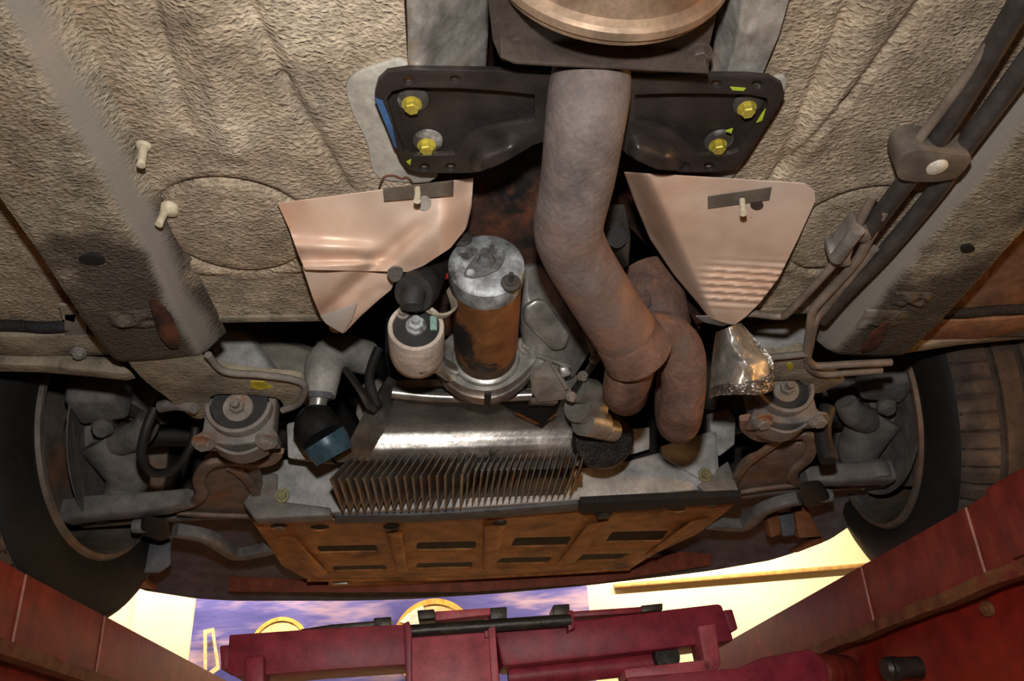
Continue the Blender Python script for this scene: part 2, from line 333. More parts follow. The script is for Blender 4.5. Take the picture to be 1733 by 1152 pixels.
        for e in b.edges:
            if len(e.link_faces) == 2 and e.calc_face_angle(0) > math.radians(sharp): e.smooth = False
        if parent is None:
            xs = [v.co for v in b.verts]
            org = Vector(((min(p.x for p in xs)+max(p.x for p in xs))/2, (min(p.y for p in xs)+max(p.y for p in xs))/2, min(p.z for p in xs)))
        else: org = Vector(parent['_o'])
        for v in b.verts: v.co -= org
        b.to_mesh(me); b.free(); me.materials.append(MATS[m] if isinstance(m, str) else m)
        o = bpy.data.objects.new(name, me); COL.objects.link(o); o['_o'] = tuple(org)
        if parent is None: o.location = org
        else: o.parent = parent
        return o
def thing(name, label, cat, base, group=None):
    o = bpy.data.objects.new(name, None); COL.objects.link(o); o.empty_display_size = .05
    p = Vector(base); o.location = (p.x, p.y, p.z+H0); o['_o'] = tuple(o.location)
    return tag(o, label, cat, group)
def tag(o, label, cat, group=None, kind=None):
    o['label'] = label; o['category'] = cat
    if group: o['group'] = group
    if kind: o['kind'] = kind
    return o
def struct(o): o['kind'] = 'structure'; return o
def hexbolt(parent, pos, axis, r, h, m, name='bolt', washer=1.5, stud=0):
    ax = Vector(axis).normalized(); pos = Vector(pos); b = MB()
    if washer: b.lathe([(0, 0), (r*washer, 0), (r*washer*.97, h*.3), (0, h*.3)], pos, ax, 24)
    b.lathe([(0, h*.25), (r, h*.25), (r, h*.9), (r*.85, h), (0, h)], pos, ax, 6)
    if stud: b.lathe([(0, h), (r*.55, h), (r*.5, h+stud), (0, h+stud)], pos, ax, 14)
    return b.build(name, m, parent, sharp=30)
def rrect(x0, y0, x1, y1, r, n=5):
    out = []
    for cx, cy, a0 in ((x1-r, y1-r, 0), (x0+r, y1-r, 90), (x0+r, y0+r, 180), (x1-r, y0+r, 270)):
        for k in range(n+1):
            a = math.radians(a0+90*k/n); out.append((cx+r*math.cos(a), cy+r*math.sin(a)))
    return out
def circ(x, y, rx, ry=None, n=16): return [(x+rx*math.cos(2*math.pi*k/n), y+(ry or rx)*math.sin(2*math.pi*k/n)) for k in range(n)]
def sm2(pts, n=5, closed=True): return [(p.x, p.y) for p in catmull([Vector((a, b, 0)) for a, b in pts], n, closed)]
def lerp(a, b, t): return a+(b-a)*t
def poly_at(pts, t):
    L = [0]
    for i in range(1, len(pts)): L.append(L[-1]+math.hypot(pts[i][0]-pts[i-1][0], pts[i][1]-pts[i-1][1]))
    d = t*L[-1]
    for i in range(1, len(pts)):
        if d <= L[i] or i == len(pts)-1:
            k = (d-L[i-1])/max(1e-9, L[i]-L[i-1]); return (lerp(pts[i-1][0], pts[i][0], k), lerp(pts[i-1][1], pts[i][1], k))
def segd(x, y, ax, ay, bx, by):
    dx, dy = bx-ax, by-ay; t = max(0, min(1, ((x-ax)*dx+(y-ay)*dy)/(dx*dx+dy*dy)))
    return math.hypot(x-ax-dx*t, y-ay-dy*t), t, ((x-ax)*dy-(y-ay)*dx)
def sstep(a, b, x): t = max(0, min(1, (x-a)/(b-a))); return t*t*(3-2*t)
def fbm(x, y, z=0, o=3): return noise.fractal(Vector((x, y, z)), 1.0, 2.0, o)

# ================================================================== workshop
WY = 4.6
def slab(name, cen, size, m): return struct(MB().box(cen, size).build(name, m))
slab('floor', (0, .3, -H0-.05), (8.4, 9.0, .1), 'floor_concrete')
slab('ceiling', (0, .3, 2.85), (8.4, 9.0, .1), 'ceiling_paint')
slab('wall_back', (0, WY+.05, .775), (8.4, .1, 4.05), 'wall_cream')
slab('wall_front', (0, -4.15, .775), (8.4, .1, 4.05), 'wall_cream')
slab('wall_left', (-4.15, .225, .775), (.1, 8.65, 4.05), 'wall_cream')
slab('wall_right', (4.15, .225, .775), (.1, 8.65, 4.05), 'wall_cream')
b = MB(); b.box((-2.6, WY-.06, .775), (1.82, .12, 4.05)); struct(b.build('trim_1', 'wall_cream', bevel=.01))
b = MB(); a = pY(1040, 992, WY-.03); a2 = pY(1470, 957, WY-.03)
b.hull([a+Vector((0, dy, dz)) for dy in (0, .03) for dz in (-.006, .018)]+[a2+Vector((0, dy, dz)) for dy in (0, .03) for dz in (-.006, .018)])
struct(b.build('trim_2', 'wood_rail', bevel=.004))
# banner with printed discs
ban = thing('wall_banner', 'blue and mauve cloth banner with golden rings hanging on the cream wall', 'banner', (-.28, WY-.03, .05))
def bf(u, v):
    x = lerp(-1.36, .80, u); z = lerp(.05, 1.35, v)
    return Vector((x, WY-.03-.012*math.sin(x*7+z*2)-.008*math.sin(x*17-z*5), z))
MB().sheet(bf, 70, 30, (0, .004, 0)).build('cloth', 'banner_blue', ban, sharp=80)
def ring(px, py, ro, ri, m, name, dy):
    q = pY(px, py, WY-.07-dy); k = MB()
    k.lathe([(ri, 0), (ro, 0), (ro, .004), (ri, .004)], q, (0, 1, 0), 48, close=True); return k.build(name, m, ban)
ring(735, 1085, .225, .195, 'print_gold', 'printed_ring', 0)
q = pY(735, 1085, WY-.064); MB().lathe([(0, 0), (.195, 0), (.195, .003), (0, .003)], q, (0, 1, 0), 40).build('printed_disc', 'print_cream', ban)
ring(472, 1095, .155, .135, 'print_gold', 'printed_ring', 0)
q = pY(472, 1095, WY-.064); MB().lathe([(0, 0), (.135, 0), (.135, .003), (0, .003)], q, (0, 1, 0), 40).build('printed_disc', 'print_cream', ban)
k = MB(); k.prism([[(676, 1052), (690, 1038), (704, 1030), (716, 1024), (722, 1040), (732, 1050), (718, 1058), (704, 1066), (690, 1056)]], lambda x, y: pY(x, y, WY-.075), (0, .004, 0)); k.build('printed_patch', 'print_white', ban)
k = MB(); fr = [(344, 1066), (362, 1062), (372, 1132), (345, 1150)]; k.prism([fr, [(350, 1072), (358, 1070), (366, 1126), (350, 1138)]], lambda x, y: pY(x, y, WY-.06), (0, .004, 0)); k.build('printed_frame', 'print_cream', ban)

# lamps of the workshop (above the bumper line, hidden by the car)
def fixture(name, label, loc, length, power, tilt, col=(1, .76, .45)):
    x, y, z = loc; t = thing(name, label, 'lamp', (x, y, z))
    R = Matrix.Rotation(tilt, 3, 'X')
    def L(p): return Vector(loc)+R @ Vector(p)
    MB().hull([L((sx*length/2, sy*.07, .06)) for sx in (-1, 1) for sy in (-1, 1)]+[L((sx*length/2, sy*.03, .10)) for sx in (-1, 1) for sy in (-1, 1)]).build('housing', 'lamp_body', t, bevel=.004)
    MB().tube([L((-length/2+.03, 0, .035)), L((length/2-.03, 0, .035))], .014, 14).build('tube', 'lamp_tube', t)
    MB().tube([L((0, 0, .1)), (x, y, 2.8)], .01, 8).build('hanger', 'lamp_body', t)
    o = lamp('lamp_light', 'AREA', (0, 0, 0), power, col, length-.1, sy=.05); o.parent = t; o.location = R @ Vector((0, 0, .015)); o.rotation_euler = (tilt, 0, 0)
    return t
fixture('tube_lamp', 'hanging warm tube lamp over the banner wall, left one', (-1.2, 3.95, 1.75), 1.5, 66, .8)
fixture('tube_lamp', 'hanging warm tube lamp over the banner wall, right one', (1.3, 3.95, 1.75), 1.5, 78, .8)
# work lamp standing on the right behind the camera
wl = thing('work_lamp', 'warm halogen work lamp on a stand at the right wall', 'lamp', (2.3, .2, -H0))
for k in range(3):
    a = 2*math.pi*k/3+.4; MB().tube([(2.3, .2, -.75), (2.3+.35*math.cos(a), .2+.35*math.sin(a), -H0+.012)], .012, 10).build('leg', 'greasy_steel', wl)
MB().tube([(2.3, .2, -.8), (2.3, .2, .20)], .016, 12).build('pole', 'greasy_steel', wl)
MB().box((2.33, .2, .3), (.06, .26, .18)).build('housing', 'lift_red', wl, bevel=.01)
MB().box((2.296, .2, .3), (.006, .22, .14)).build('glass', 'lamp_tube', wl)
o = lamp('lamp_light', 'AREA', (0, 0, 0), 15, (1, .5, .16), .22, sy=.14); o.parent = wl; o.location = (-.045, 0, .3+H0); o.rotation_euler = (0, math.radians(90), 0)

# ================================================================== lift
def ramp(X, sgn, Y0, Y1, label, welds):
    t = thing('lift_ramp', label, 'lift ramp', (X+sgn*.28, (Y0+Y1)/2, -.02))
    def bx(x0, x1, y0, y1, z0, z1): return MB().box(((x0+x1)/2*1, (y0+y1)/2, (z0+z1)/2), (abs(x1-x0), y1-y0, z1-z0))
    bx(X+sgn*.004, X+sgn*.56, Y0, Y1, .243, .256).build('deck', 'lift_red', t, bevel=.002)
    bx(X, X+sgn*.012, Y0, Y1, .180, .258).build('side_rail', 'lift_red', t, bevel=.002)
    m = MB()                               # worn lip along the bottom of the rail
    n = 60
    def lf(u, v):
        y = lerp(Y0, Y1, u); return Vector((X-sgn*.003+sgn*.020*v, y, .167+.0008*math.sin(y*31)+.0008*math.sin(y*83)))
    m.sheet(lf, n, 1, (0, 0, .015)); m.build('lower_lip', 'lift_lip', t)
    bx(X+sgn*.05, X+sgn*.058, Y0, Y1, .03, .243).build('web', 'lift_red_dark', t)
    bx(X+sgn*.03, X+sgn*.075, Y0, Y1, .018, .03).build('bottom_flange', 'lift_red_dark', t, bevel=.002)
    bx(X+sgn*.5, X+sgn*.512, Y0, Y1, .03, .243).build('outer_web', 'lift_red_dark', t)
    for y in welds:
        k = MB(); k.tube([(X-sgn*.001, y, .181), (X-sgn*.0015, y-.004, .22), (X-sgn*.001, y-.006, .256)], .0016, 8); k.build('weld_seam', 'weld', t)
    return t
r_l = ramp(-.487, -1, -.9, 2.35, 'dull red lift ramp under the left tyre', [.98, 1.225])
r_r = ramp(.602, 1, -.9, 1.95, 'dull red lift ramp under the right tyre', [.86, 1.13])
MB().box((.606, .58, .2235), (.016, .46, .080)).build('joint_plate', 'lift_red', r_r, bevel=.004)
k = MB(); k.lathe([(0, 0), (.009, 0), (.009, .006), (.005, .006), (.005, .01), (0, .01)], pX(1675, 1030, .651), (-1, 0, 0), 16); k.build('bolt', 'lift_lip', r_r)
# jacking beam
jb = thing('jacking_beam', 'maroon jacking beam with greasy rod lying between the two ramps', 'jack', (.06, 1.35, .12))
YB = 1.30
def bpr(name, pts, m, Y=YB, th=.1, bev=.003, holes=()):
    k = MB(); k.prism([pts]+list(holes), lambda x, y: pY(x, y, Y), (0, th, 0)); return k.build(name, m, jb, bevel=bev)
bpr('beam', [(388, 1074), (560, 1062), (690, 1056), (690, 1124), (540, 1134), (400, 1146), (384, 1136)], 'beam_maroon', bev=.006)
bpr('beam', [(835, 1058), (1000, 1046), (1222, 1020), (1244, 1084), (1040, 1108), (850, 1128)], 'beam_maroon', bev=.006)
bpr('end_stub', [(371, 1092), (390, 1090), (392, 1130), (374, 1134)], 'beam_maroon', YB+.02, .07)
bpr('end_stub', [(1224, 1032), (1240, 1030), (1250, 1064), (1232, 1070)], 'beam_maroon', YB+.02, .07)
bpr('carriage', [(690, 1078), (838, 1068), (846, 1150), (840, 1180), (690, 1180)], 'beam_mark', YB-.02, .13)
bpr('carriage_top', [(694, 1060), (834, 1050), (836, 1072), (692, 1082)], 'beam_maroon', YB+.012, .08)
bpr('cheek_plate', [(683, 1054), (692, 1050), (697, 1064), (698, 1190), (688, 1190)], 'beam_maroon', YB-.03, .15, .002)
bpr('cheek_plate', [(826, 1062), (838, 1058), (848, 1190), (834, 1190)], 'beam_mark', YB-.03, .15, .002)
bpr('cheek_plate', [(960, 1034), (970, 1031), (974, 1062), (962, 1068)], 'beam_maroon', YB-.025, .03, .002)
bpr('cheek_plate', [(818, 1046), (827, 1044), (829, 1078), (820, 1080)], 'beam_maroon', YB-.025, .03, .002)
k = MB(); k.tube([pY(692, 1068, YB-.02), pY(966, 1049, YB-.02)], .0095, 18); k.build('rod', 'greasy_steel', jb)
for pts in ([(508, 1064), (560, 1056), (634, 1050), (634, 1060), (510, 1070)], [(632, 1045), (662, 1043), (662, 1060), (632, 1062)], [(706, 1032), (735, 1030), (737, 1046), (708, 1048)],
            [(828, 1028), (858, 1026), (858, 1046), (830, 1048)], [(936, 1023), (964, 1021), (965, 1040), (937, 1042)], [(1085, 1024), (1122, 1020), (1122, 1032), (1086, 1036)]):
    bpr('pad', pts, 'greasy_steel', YB+.03, .06, .002)
bpr('top_rail', [(735, 1034), (830, 1028), (830, 1040), (737, 1050)], 'beam_mark', YB+.03, .05, .002)
bpr('top_rail', [(968, 1034), (1086, 1026), (1086, 1036), (970, 1044)], 'beam_maroon', YB+.03, .05, .002)
bpr('hanger_bracket', [(414, 1110), (446, 1108), (447, 1190), (414, 1190)], 'beam_maroon', YB-.02, .05)
bpr('hanger_bracket', [(1181, 1058), (1211, 1054), (1221, 1124), (1206, 1142), (1060, 1150), (1056, 1132), (1080, 1128), (1192, 1116)], 'beam_mark', YB-.03, .06)
k = MB(); k.tube([pY(860, 1146, YB+.05), pY(1140, 1118, YB+.05)], .017, 20); k.build('cross_tube', 'beam_maroon', jb)
bpr('side_block', [(1062, 1146), (1250, 1130), (1290, 1112), (1372, 1098), (1396, 1120), (1404, 1200), (1062, 1200)], 'beam_maroon', YB-.05, .12, .008)
k = MB(); k.lathe([(0, 0), (.02, 0), (.022, .01), (.022, .10), (0, .10)], pY(1130, 1110, YB+.02), (0, 1, 0), 20); k.build('roller', 'greasy_steel', jb)
k = MB(); k.lathe([(0, 0), (.013, 0), (.016, .006), (.014, .010), (.016, .016), (.014, .022), (.014, .05), (0, .05)], pX(1496, 1132, .585), (1, 0, 0), 24); k.build('hose_end', 'greasy_steel', jb)
k = MB(); k.lathe([(0, 0), (.030, 0), (.030, .09), (0, .09)], pY(1378, 1140, YB-.02), (.8, .5, 0), 24); k.build('end_cap', 'lift_red', jb, bevel=.003)
# ================================================================== car underbody
ZF = .50
body = thing('car_underbody', 'beige sealed floor and chassis rails of the raised car', 'car body', (XC, .3, ZF-.04))
def w5(x, y): p = pz(x, y, ZF); return (p.x, p.y)
CRE = {-1: [((238, -60), (318, 215), .0045, .006), ((395, -50), (480, 140), .005, .006), ((480, 140), (592, 325), .005, .005), ((560, 0), (600, 120), .003, .006)],
       1: [((1462, -60), (1318, 290), .004, .005), ((1610, -60), (1430, 170), .005, .005), ((1430, 170), (1300, 312), .005, .005)]}
SWG = {-1: [((318, -40), (398, 250), .007), ((150, 0), (215, 230), -.004)], 1: [((1520, -40), (1372, 240), .006)]}
CIR = {-1: (398, 388), 1: (1442, 395)}
CRE = {k: [(w5(*a)+w5(*e), d, wd) for a, e, d, wd in v] for k, v in CRE.items()}
SWG = {k: [(w5(*a)+w5(*e), d) for a, e, d in v] for k, v in SWG.items()}
CIR = {k: w5(*v) for k, v in CIR.items()}
def zfloor(sg, x, y):
    z = 0
    for ae, dep, wd in CRE[sg]:
        d, t, _ = segd(x, y, *ae); z += dep*math.exp(-(d/wd)**2)
    for ae, dep in SWG[sg]:
        d, t, _ = segd(x, y, *ae); z -= dep*math.exp(-(d/.016)**2)
    cx, cy = CIR[sg]; d = math.hypot(x-cx, y-cy)-.0735
    z += .005*math.exp(-(d/.0035)**2) - .003*sstep(.004, -.02, d) - .002*math.exp(-((d-.012)/.008)**2)
    z += .0035*sstep(.752, .76, y+.12*(x-XC)*sg-.0+.03*math.sin((x-XC)*20)*.3)   # joggle before the front flange
    z += .003*fbm(x*6, y*6, sg*3)
    return ZF+z
def floor_panel(sg):
    x0, x1 = XC+sg*.132, XC+sg*.372
    xi = lambda y: x0+sg*.085*sstep(.56, .80, y)
    b = MB(); b.sheet(lambda u, v: (lambda y: (lambda x: Vector((x, y, zfloor(sg, x, y))))(lerp(xi(y), x1, u)))(lerp(.12, .818, v)), 110, 250)
    b.sheet(lambda u, v: Vector((lerp(x0, x1, u), lerp(-.75, .12, v), zfloor(sg, lerp(x0, x1, u), .12)*.0+ZF)), 30, 20)
    o = b.build('floor_panel', UNDERSEAL, body, sharp=70, weld=False)
    k = MB(); k.sheet(lambda u, v: Vector((lerp(xi(.82), x1, u), .8185+.06*v, ZF+.006+.34*v)), 12, 8, (0, .004, 0)); k.build('toe_board', 'dark_cavity', body)
    k = MB(); k.box(((xi(.82)+x1)/2, .814, ZF+.003), (abs(x1-xi(.82)), .012, .004)); k.build('front_flange', 'rail_grime', body, bevel=.001)
    for q in range(4):
        cx = lerp(xi(.82), x1, .15+.2*q); MB().lathe([(0, 0.0008), (.003, .001), (.0045, .0018), (0, .0018)], (cx, .80, ZF+.0018), (0, 0, 1), 12).build('spot_weld', 'rail_grime', body)
for sg in (-1, 1): floor_panel(sg)
# tunnel
def tun(u, v):
    y = lerp(-.75, .86, v); a = lerp(-1, 1, u)
    wx = .134+.087*sstep(.56, .80, y); k = abs(a)
    x = XC+a*wx*(1-.25*sstep(.35, 1, 1-k)*0); z = ZF+.004+.13*(1-k**3.2)+.10*sstep(.45, .8, y)*(1-k**4)
    return Vector((x, y, z+.002*fbm(x*9, y*9)))
MB().sheet(tun, 30, 60, (0, 0, .004)).build('tunnel', 'rust_tunnel', body, sharp=60)
# chassis rails
def rail(sg):
    Ys = [-.75, .0, .2, .4, .55, .65, .75, .82, .875, .91]
    prof = lambda y: [(.366, ZF+.002), (.374, ZF-.008), (.386, ZF-.024), (.396, ZF-.031), (.44, ZF-.034), (.476, ZF-.035), (.482, ZF-.033), (.484, ZF+.0), (.484, ZF+.03)]
    rows = []
    ye = .842 if sg < 0 else .865
    yy = [lerp(-.75, ye, i/120) for i in range(121)]
    pin = .012
    for y in yy:
        r = []
        for i, (u, z) in enumerate(prof(y)):
            z2 = z
            if 2 <= i <= 6: z2 += -.010*sstep(.55, .80, y)+.010*sstep(ye-.014, ye, y)**2
            r.append(Vector((XC+sg*u, y, z2+.0012*fbm(u*30, y*14, sg))))
        rows.append(r)
    b = MB(); n = len(rows[0])
    # finer across
    def fn(u, v):
        i = min(int(v*120), 119); t = v*120-i; q = u*(n-1); j = min(int(q), n-2); s = q-j
        A = rows[i][j].lerp(rows[i][j+1], s); B = rows[i+1][j].lerp(rows[i+1][j+1], s); return A.lerp(B, t)
    b.sheet(fn, 60, 160)
    o = b.build('chassis_rail', RAILSEAL, body, sharp=50)
    # drain hole: flat dark oval, its shade put in the colour
    return o
rails = {sg: rail(sg) for sg in (-1, 1)}
def oval(px, py, Z, rx, ry, name, m, par, h=.002, rot=0):
    q = pz(px, py, Z); k = MB(); k.prism([[(rx*math.cos(t)*math.cos(rot)-ry*math.sin(t)*math.sin(rot), rx*math.cos(t)*math.sin(rot)+ry*math.sin(t)*math.cos(rot)) for t in [2*math.pi*i/20 for i in range(20)]]],
        lambda x, y: q+Vector((x, y, 0)), (0, 0, h)); return k.build(name, m, par)
oval(155, 441, .4615, .0115, .0075, 'drain_hole', 'dark_cavity', rails[-1], .004)
oval(1638, 422, .4615, .0085, .006, 'drain_hole', 'dark_cavity', rails[1], .004, .5)
# jacking scars at the rail ends
def scar(sg, px, py, rx, ry):
    q = pz(px, py, .4555); b = MB()
    b.sheet(lambda u, v: q+Vector(((u-.5)*2*rx+.006*(v-.5), (v-.5)*2*ry, -.009*(math.sin(math.pi*u)*math.sin(math.pi*v))**.8*(.6+1.2*noise.noise(Vector((u*4, v*3, px))))+.003)), 20, 14, (0, 0, .003))
    b.build('dented_scar', RAILSEAL, rails[sg], sharp=60)
scar(-1, 222, 545, .032, .018); scar(1, 1500, 545, .03, .02); scar(1, 1545, 510, .022, .012)
for sg, pts in ((-1, [(258, 505), (275, 535), (288, 570), (294, 588)]), (1, [(1500, 545), (1485, 565), (1472, 585), (1462, 594)])):
    MB().tube([pz(x, y, .452) for x, y in pts], [.003, .009, .010, .004], 14, 6, flat=.25).build('dent', 'rust_tunnel', rails[sg])
# sill floor outside the rails, its hem, bracket and the arch lip
def sill(sg):
    u0, u1 = .490, .80
    b = MB(); b.sheet(lambda u, v: (lambda x, y: Vector((x, y, ZF+.012+.05*sstep(.62, .80, abs(x-XC))+.002*fbm(x*10, y*8, 5+sg))))(XC+sg*lerp(u0, u1, u), lerp(-.75, .83, v)), 24, 120)
    b.build('sill_floor', UNDERSEAL if sg < 0 else 'sill_red', body, sharp=70)
    k = MB(); k.sheet(lambda u, v: (lambda x: Vector((x, .835+.05*u*0, ZF-.004+.035*(v)+.03*sstep(.6, .8, abs(x-XC)))))(XC+sg*lerp(u0, u1, u)), 20, 3, (0, .05, 0)); k.build('arch_lip', 'rail_grime' if sg < 0 else 'sill_red', body, bevel=.003)
    k = MB(); k.tube([(XC+sg*lerp(u0, u1, i/12), .826, ZF+.004+.03*sstep(.6, .8, lerp(u0, u1, i/12))+.002*math.sin(i*1.7)) for i in range(13)], .007, 10, 3); k.build('foam_seal', 'foam_black', body)
for sg in (-1, 1): sill(sg)
# wheel arches: shells over the wheels
def arch(sg):
    cy, cz, R = 1.28, .555, .40
    b = MB(); b.sheet(lambda u, v: (lambda a: Vector((XC+sg*lerp(.49, .90, v), cy-R*math.cos(a), cz+.0+R*math.sin(a))))(math.radians(lerp(-8, 188, u))), 40, 6, (0, 0, .004))
    b.build('wheel_arch', 'arch_liner', body, sharp=60)
    k = MB(); k.sheet(lambda u, v: Vector((XC+sg*(.47-.06*sstep(.3, 1, u)*0), lerp(.86, 1.62, u), lerp(.60, 1.0, v))), 10, 8, (sg*.004, 0, 0)); k.build('inner_wing', 'grey_dust', body)
for sg in (-1, 1): arch(sg)
b = MB(); b.box((XC, 1.35, 1.02), (1.7, 1.25, .02)); b.build('bonnet', 'dark_cavity', body)  # unseen panel added to block light from above the engine bay
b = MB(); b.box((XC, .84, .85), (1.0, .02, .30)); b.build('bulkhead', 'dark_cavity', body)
# mounting horns at the front of the rails
def horn(sg, pts, lip, lip2):
    k = MB()
    n = 14
    A = [pts[i] for i in range(len(pts))]
    k.prism([sm2(A, 4)], lambda x, y: pz(x, y, .4595), (0, 0, .012)); o = k.build('rail_horn', 'rail_grime', body, bevel=.004)
    MB().tube([pz(x, y, .456) for x, y in lip], .0045, 10, 5).build('rolled_lip', 'grey_dust', o)
    return o
hl = horn(-1, [(215, 600), (285, 590), (322, 602), (362, 624), (440, 636), (500, 642), (517, 655), (508, 680), (484, 694), (468, 674), (400, 668), (358, 671), (350, 704), (325, 706), (281, 672), (240, 640)],
     [(352, 600), (380, 628), (440, 634), (497, 642), (516, 655), (506, 682), (478, 694)], None)
hr = horn(1, [(1290, 606), (1330, 602), (1360, 594), (1374, 630), (1428, 640), (1412, 654), (1376, 666), (1352, 644), (1296, 642)],
     [(1272, 606), (1310, 604), (1366, 598)], None)
k = MB(); k.prism([[(424, 645), (446, 646), (462, 656), (440, 660), (424, 656)]], lambda x, y: pz(x, y, .4585), (0, 0, .002)); k.build('paint_mark', 'yellow_paint', hl)
k = MB(); k.prism([circ(1337, 620, 6, 6)], lambda x, y: pz(x, y, .4585), (0, 0, .002)); k.build('paint_mark', 'yellow_paint', hr)
# arch lip sheets towards the tyres
for sg, pts, nm in ((-1, [(-40, 596), (100, 598), (190, 604), (222, 628), (205, 632), (150, 626), (60, 618), (-40, 616)], 'a'),
                    (1, [(1770, 548), (1640, 556), (1540, 572), (1500, 592), (1520, 590), (1640, 572), (1770, 560)], 'b')):
    k = MB(); k.prism([pts], lambda x, y: pY(x, y, .885 if y < 640 else .9), (0, .02, 0)); k.build('arch_edge', 'rail_grime', body, bevel=.002)
# bracket with bolt hanging on the left arch lip
ab = thing('arch_bracket', 'grey tab bracket with bolt on the left wheel arch lip', 'bracket', pz(130, 600, .49))
k = MB(); k.prism([[(108, 532), (138, 530), (146, 545), (146, 590), (110, 590)]], lambda x, y: pz(x, y, .497), (0, 0, .004)); k.build('tab', 'steel_grey', ab, bevel=.001)
hexbolt(ab, pz(134, 596, .492), (0, -.3, -1), .006, .008, 'steel_grey')
k = MB(); k.prism([[(100, 516), (130, 518), (126, 545), (106, 540)]], lambda x, y: pz(x, y, .497), (0, 0, .003)); k.build('torn_tab', 'rail_grime', ab)
ab2 = thing('arch_bracket', 'small grey tab bracket on the right wheel arch lip', 'bracket', pz(1575, 545, .49))
k = MB(); k.prism([[(1566, 528), (1598, 518), (1596, 546), (1568, 552)]], lambda x, y: pz(x, y, .495), (0, 0, .004)); k.build('tab', 'steel_grey', ab2, bevel=.001)
hexbolt(ab2, pz(1570, 550, .492), (0, -.3, -1), .005, .006, 'steel_grey')
# studs on the floor
def stud(px, py, dx, dy, label):
    a = pz(px, py, ZF-.001); e = pz(px+dx, py+dy, ZF-.024); k = MB()
    k.tube([a, a.lerp(e, .5), e], [.0042, .0036, .0036], 12); k.lathe([(0, 0), (.0065, 0), (.005, .003), (0, .003)], a+Vector((0, 0, 0)), (0, 0, -1), 14)
    tag(k.build('floor_stud', 'stud_cream'), label, 'stud', 'cream studs on the left floor')
stud(243, 246, -4, 34, 'cream weld stud high on the left floor, nearest the camera')
stud(281, 352, -12, 28, 'cream weld stud beside the round embossing, leaning left')
k = MB(); k.lathe([(0, 0), (.009, 0), (.008, .006), (.004, .008), (0, .008)], pz(288, 350, ZF-.001), (0, 0, -1), 14); tag(k.build('floor_plug', 'stud_cream'), 'small round cream plug touching the leaning stud', 'plug')
# sealer patch beside the crossmember
k = MB(); k.prism([sm2([(588, 138), (640, 112), (690, 108), (720, 200), (740, 300), (660, 306), (632, 290), (620, 240), (596, 190)], 4)], lambda x, y: pz(x, y, ZF-.0035), (0, 0, .0045)); k.build('sealer_patch', 'sealer', body, bevel=.001)
k = MB(); k.prism([sm2([(1240, 300), (1300, 200), (1330, 150), (1318, 130), (1230, 180), (1200, 300)], 4)+[]], lambda x, y: pz(x, y, ZF-.0035), (0, 0, .0045)); k.build('sealer_patch', 'sealer', body, bevel=.001)
k = MB(); k.tube([pz(x, y, ZF-.004) for x, y in [(642, 318), (650, 300), (665, 297), (680, 302), (688, 300), (695, 306), (704, 318)]], .0011, 6, 5); k.build('sealer_bead', 'rust_tunnel', body)
# ================================================================== tunnel foil strips, crossmember
def psheet(name, L, R, Zf, m, par=None, nu=40, nv=50, th=.0012, sharp=70):
    def fn(u, v):
        a = poly_at(L, v); e = poly_at(R, v); x, y = lerp(a[0], e[0], u), lerp(a[1], e[1], u)
        return pz(x, y, Zf(u, v, x, y))
    k = MB(); k.sheet(fn, nu, nv, (0, 0, th)); return k.build(name, m, par, sharp=sharp)
ts = psheet('tunnel_foil', [(686, -60), (690, 60), (690, 118)], [(829, -60), (826, 60), (822, 122)], lambda u, v, x, y: .492+.055*u**1.6-.004*math.sin(u*9)*(1-u)+.003*fbm(x*.03, y*.03), 'foil_silver', nu=26, nv=30)
tag(ts, 'creased silver foil lining the left side of the tunnel', 'heat shield')
ts = psheet('tunnel_foil', [(1222, -60), (1212, 60), (1200, 125)], [(1352, -60), (1318, 60), (1290, 126)], lambda u, v, x, y: .489+.07*max(0, .35-u)+.002*fbm(x*.03, y*.03, 4), 'foil_silver', nu=26, nv=30)
tag(ts, 'creased silver foil lining the right side of the tunnel', 'heat shield')

cm = thing('tunnel_crossmember', 'black pressed steel brace bolted across the tunnel under the floor', 'bracket', pz(980, 200, .47))
outer = [(634, 160), (640, 138), (656, 123), (690, 118), (760, 119), (836, 120), (900, 126), (1000, 130), (1100, 132), (1200, 128), (1260, 128), (1304, 132), (1324, 144), (1328, 160), (1318, 180),
         (1262, 268), (1244, 286), (1220, 291), (1160, 292), (1110, 287), (1072, 270), (1044, 246), (1000, 236), (930, 236), (900, 246), (872, 262), (842, 280), (808, 292), (760, 293), (712, 292), (690, 286), (676, 266), (650, 200)]
inL = [(654, 168), (664, 154), (690, 148), (774, 149), (850, 154), (905, 160), (905, 205), (860, 212), (812, 222), (784, 240), (770, 262), (700, 264), (684, 256), (668, 215)]
inR = [(1075, 160), (1130, 158), (1200, 158), (1270, 160), (1298, 166), (1302, 182), (1250, 256), (1226, 264), (1180, 262), (1160, 240), (1130, 222), (1075, 212)]
holesL = [circ(x, y, 9.5, 7, 14) for x, y in ((692, 137), (770, 134), (718, 283), (763, 282))]
holesR = [circ(x, y, 9.5, 7, 14) for x, y in ((1212, 142), (1281, 143), (1158, 281), (1200, 282))]
k = MB(); k.prism([outer], lambda x, y: pz(x, y, .490), (0, 0, .004)); base = k.build('pressed_plate', 'black_paint', cm, bevel=.0012)
k = MB(); k.prism([outer, inL[::-1], inR[::-1]]+[h[::-1] for h in holesL+holesR], lambda x, y: pz(x, y, .478), (0, 0, .005)); k.build('rim_flange', 'black_paint', cm, bevel=.0018, bseg=3)
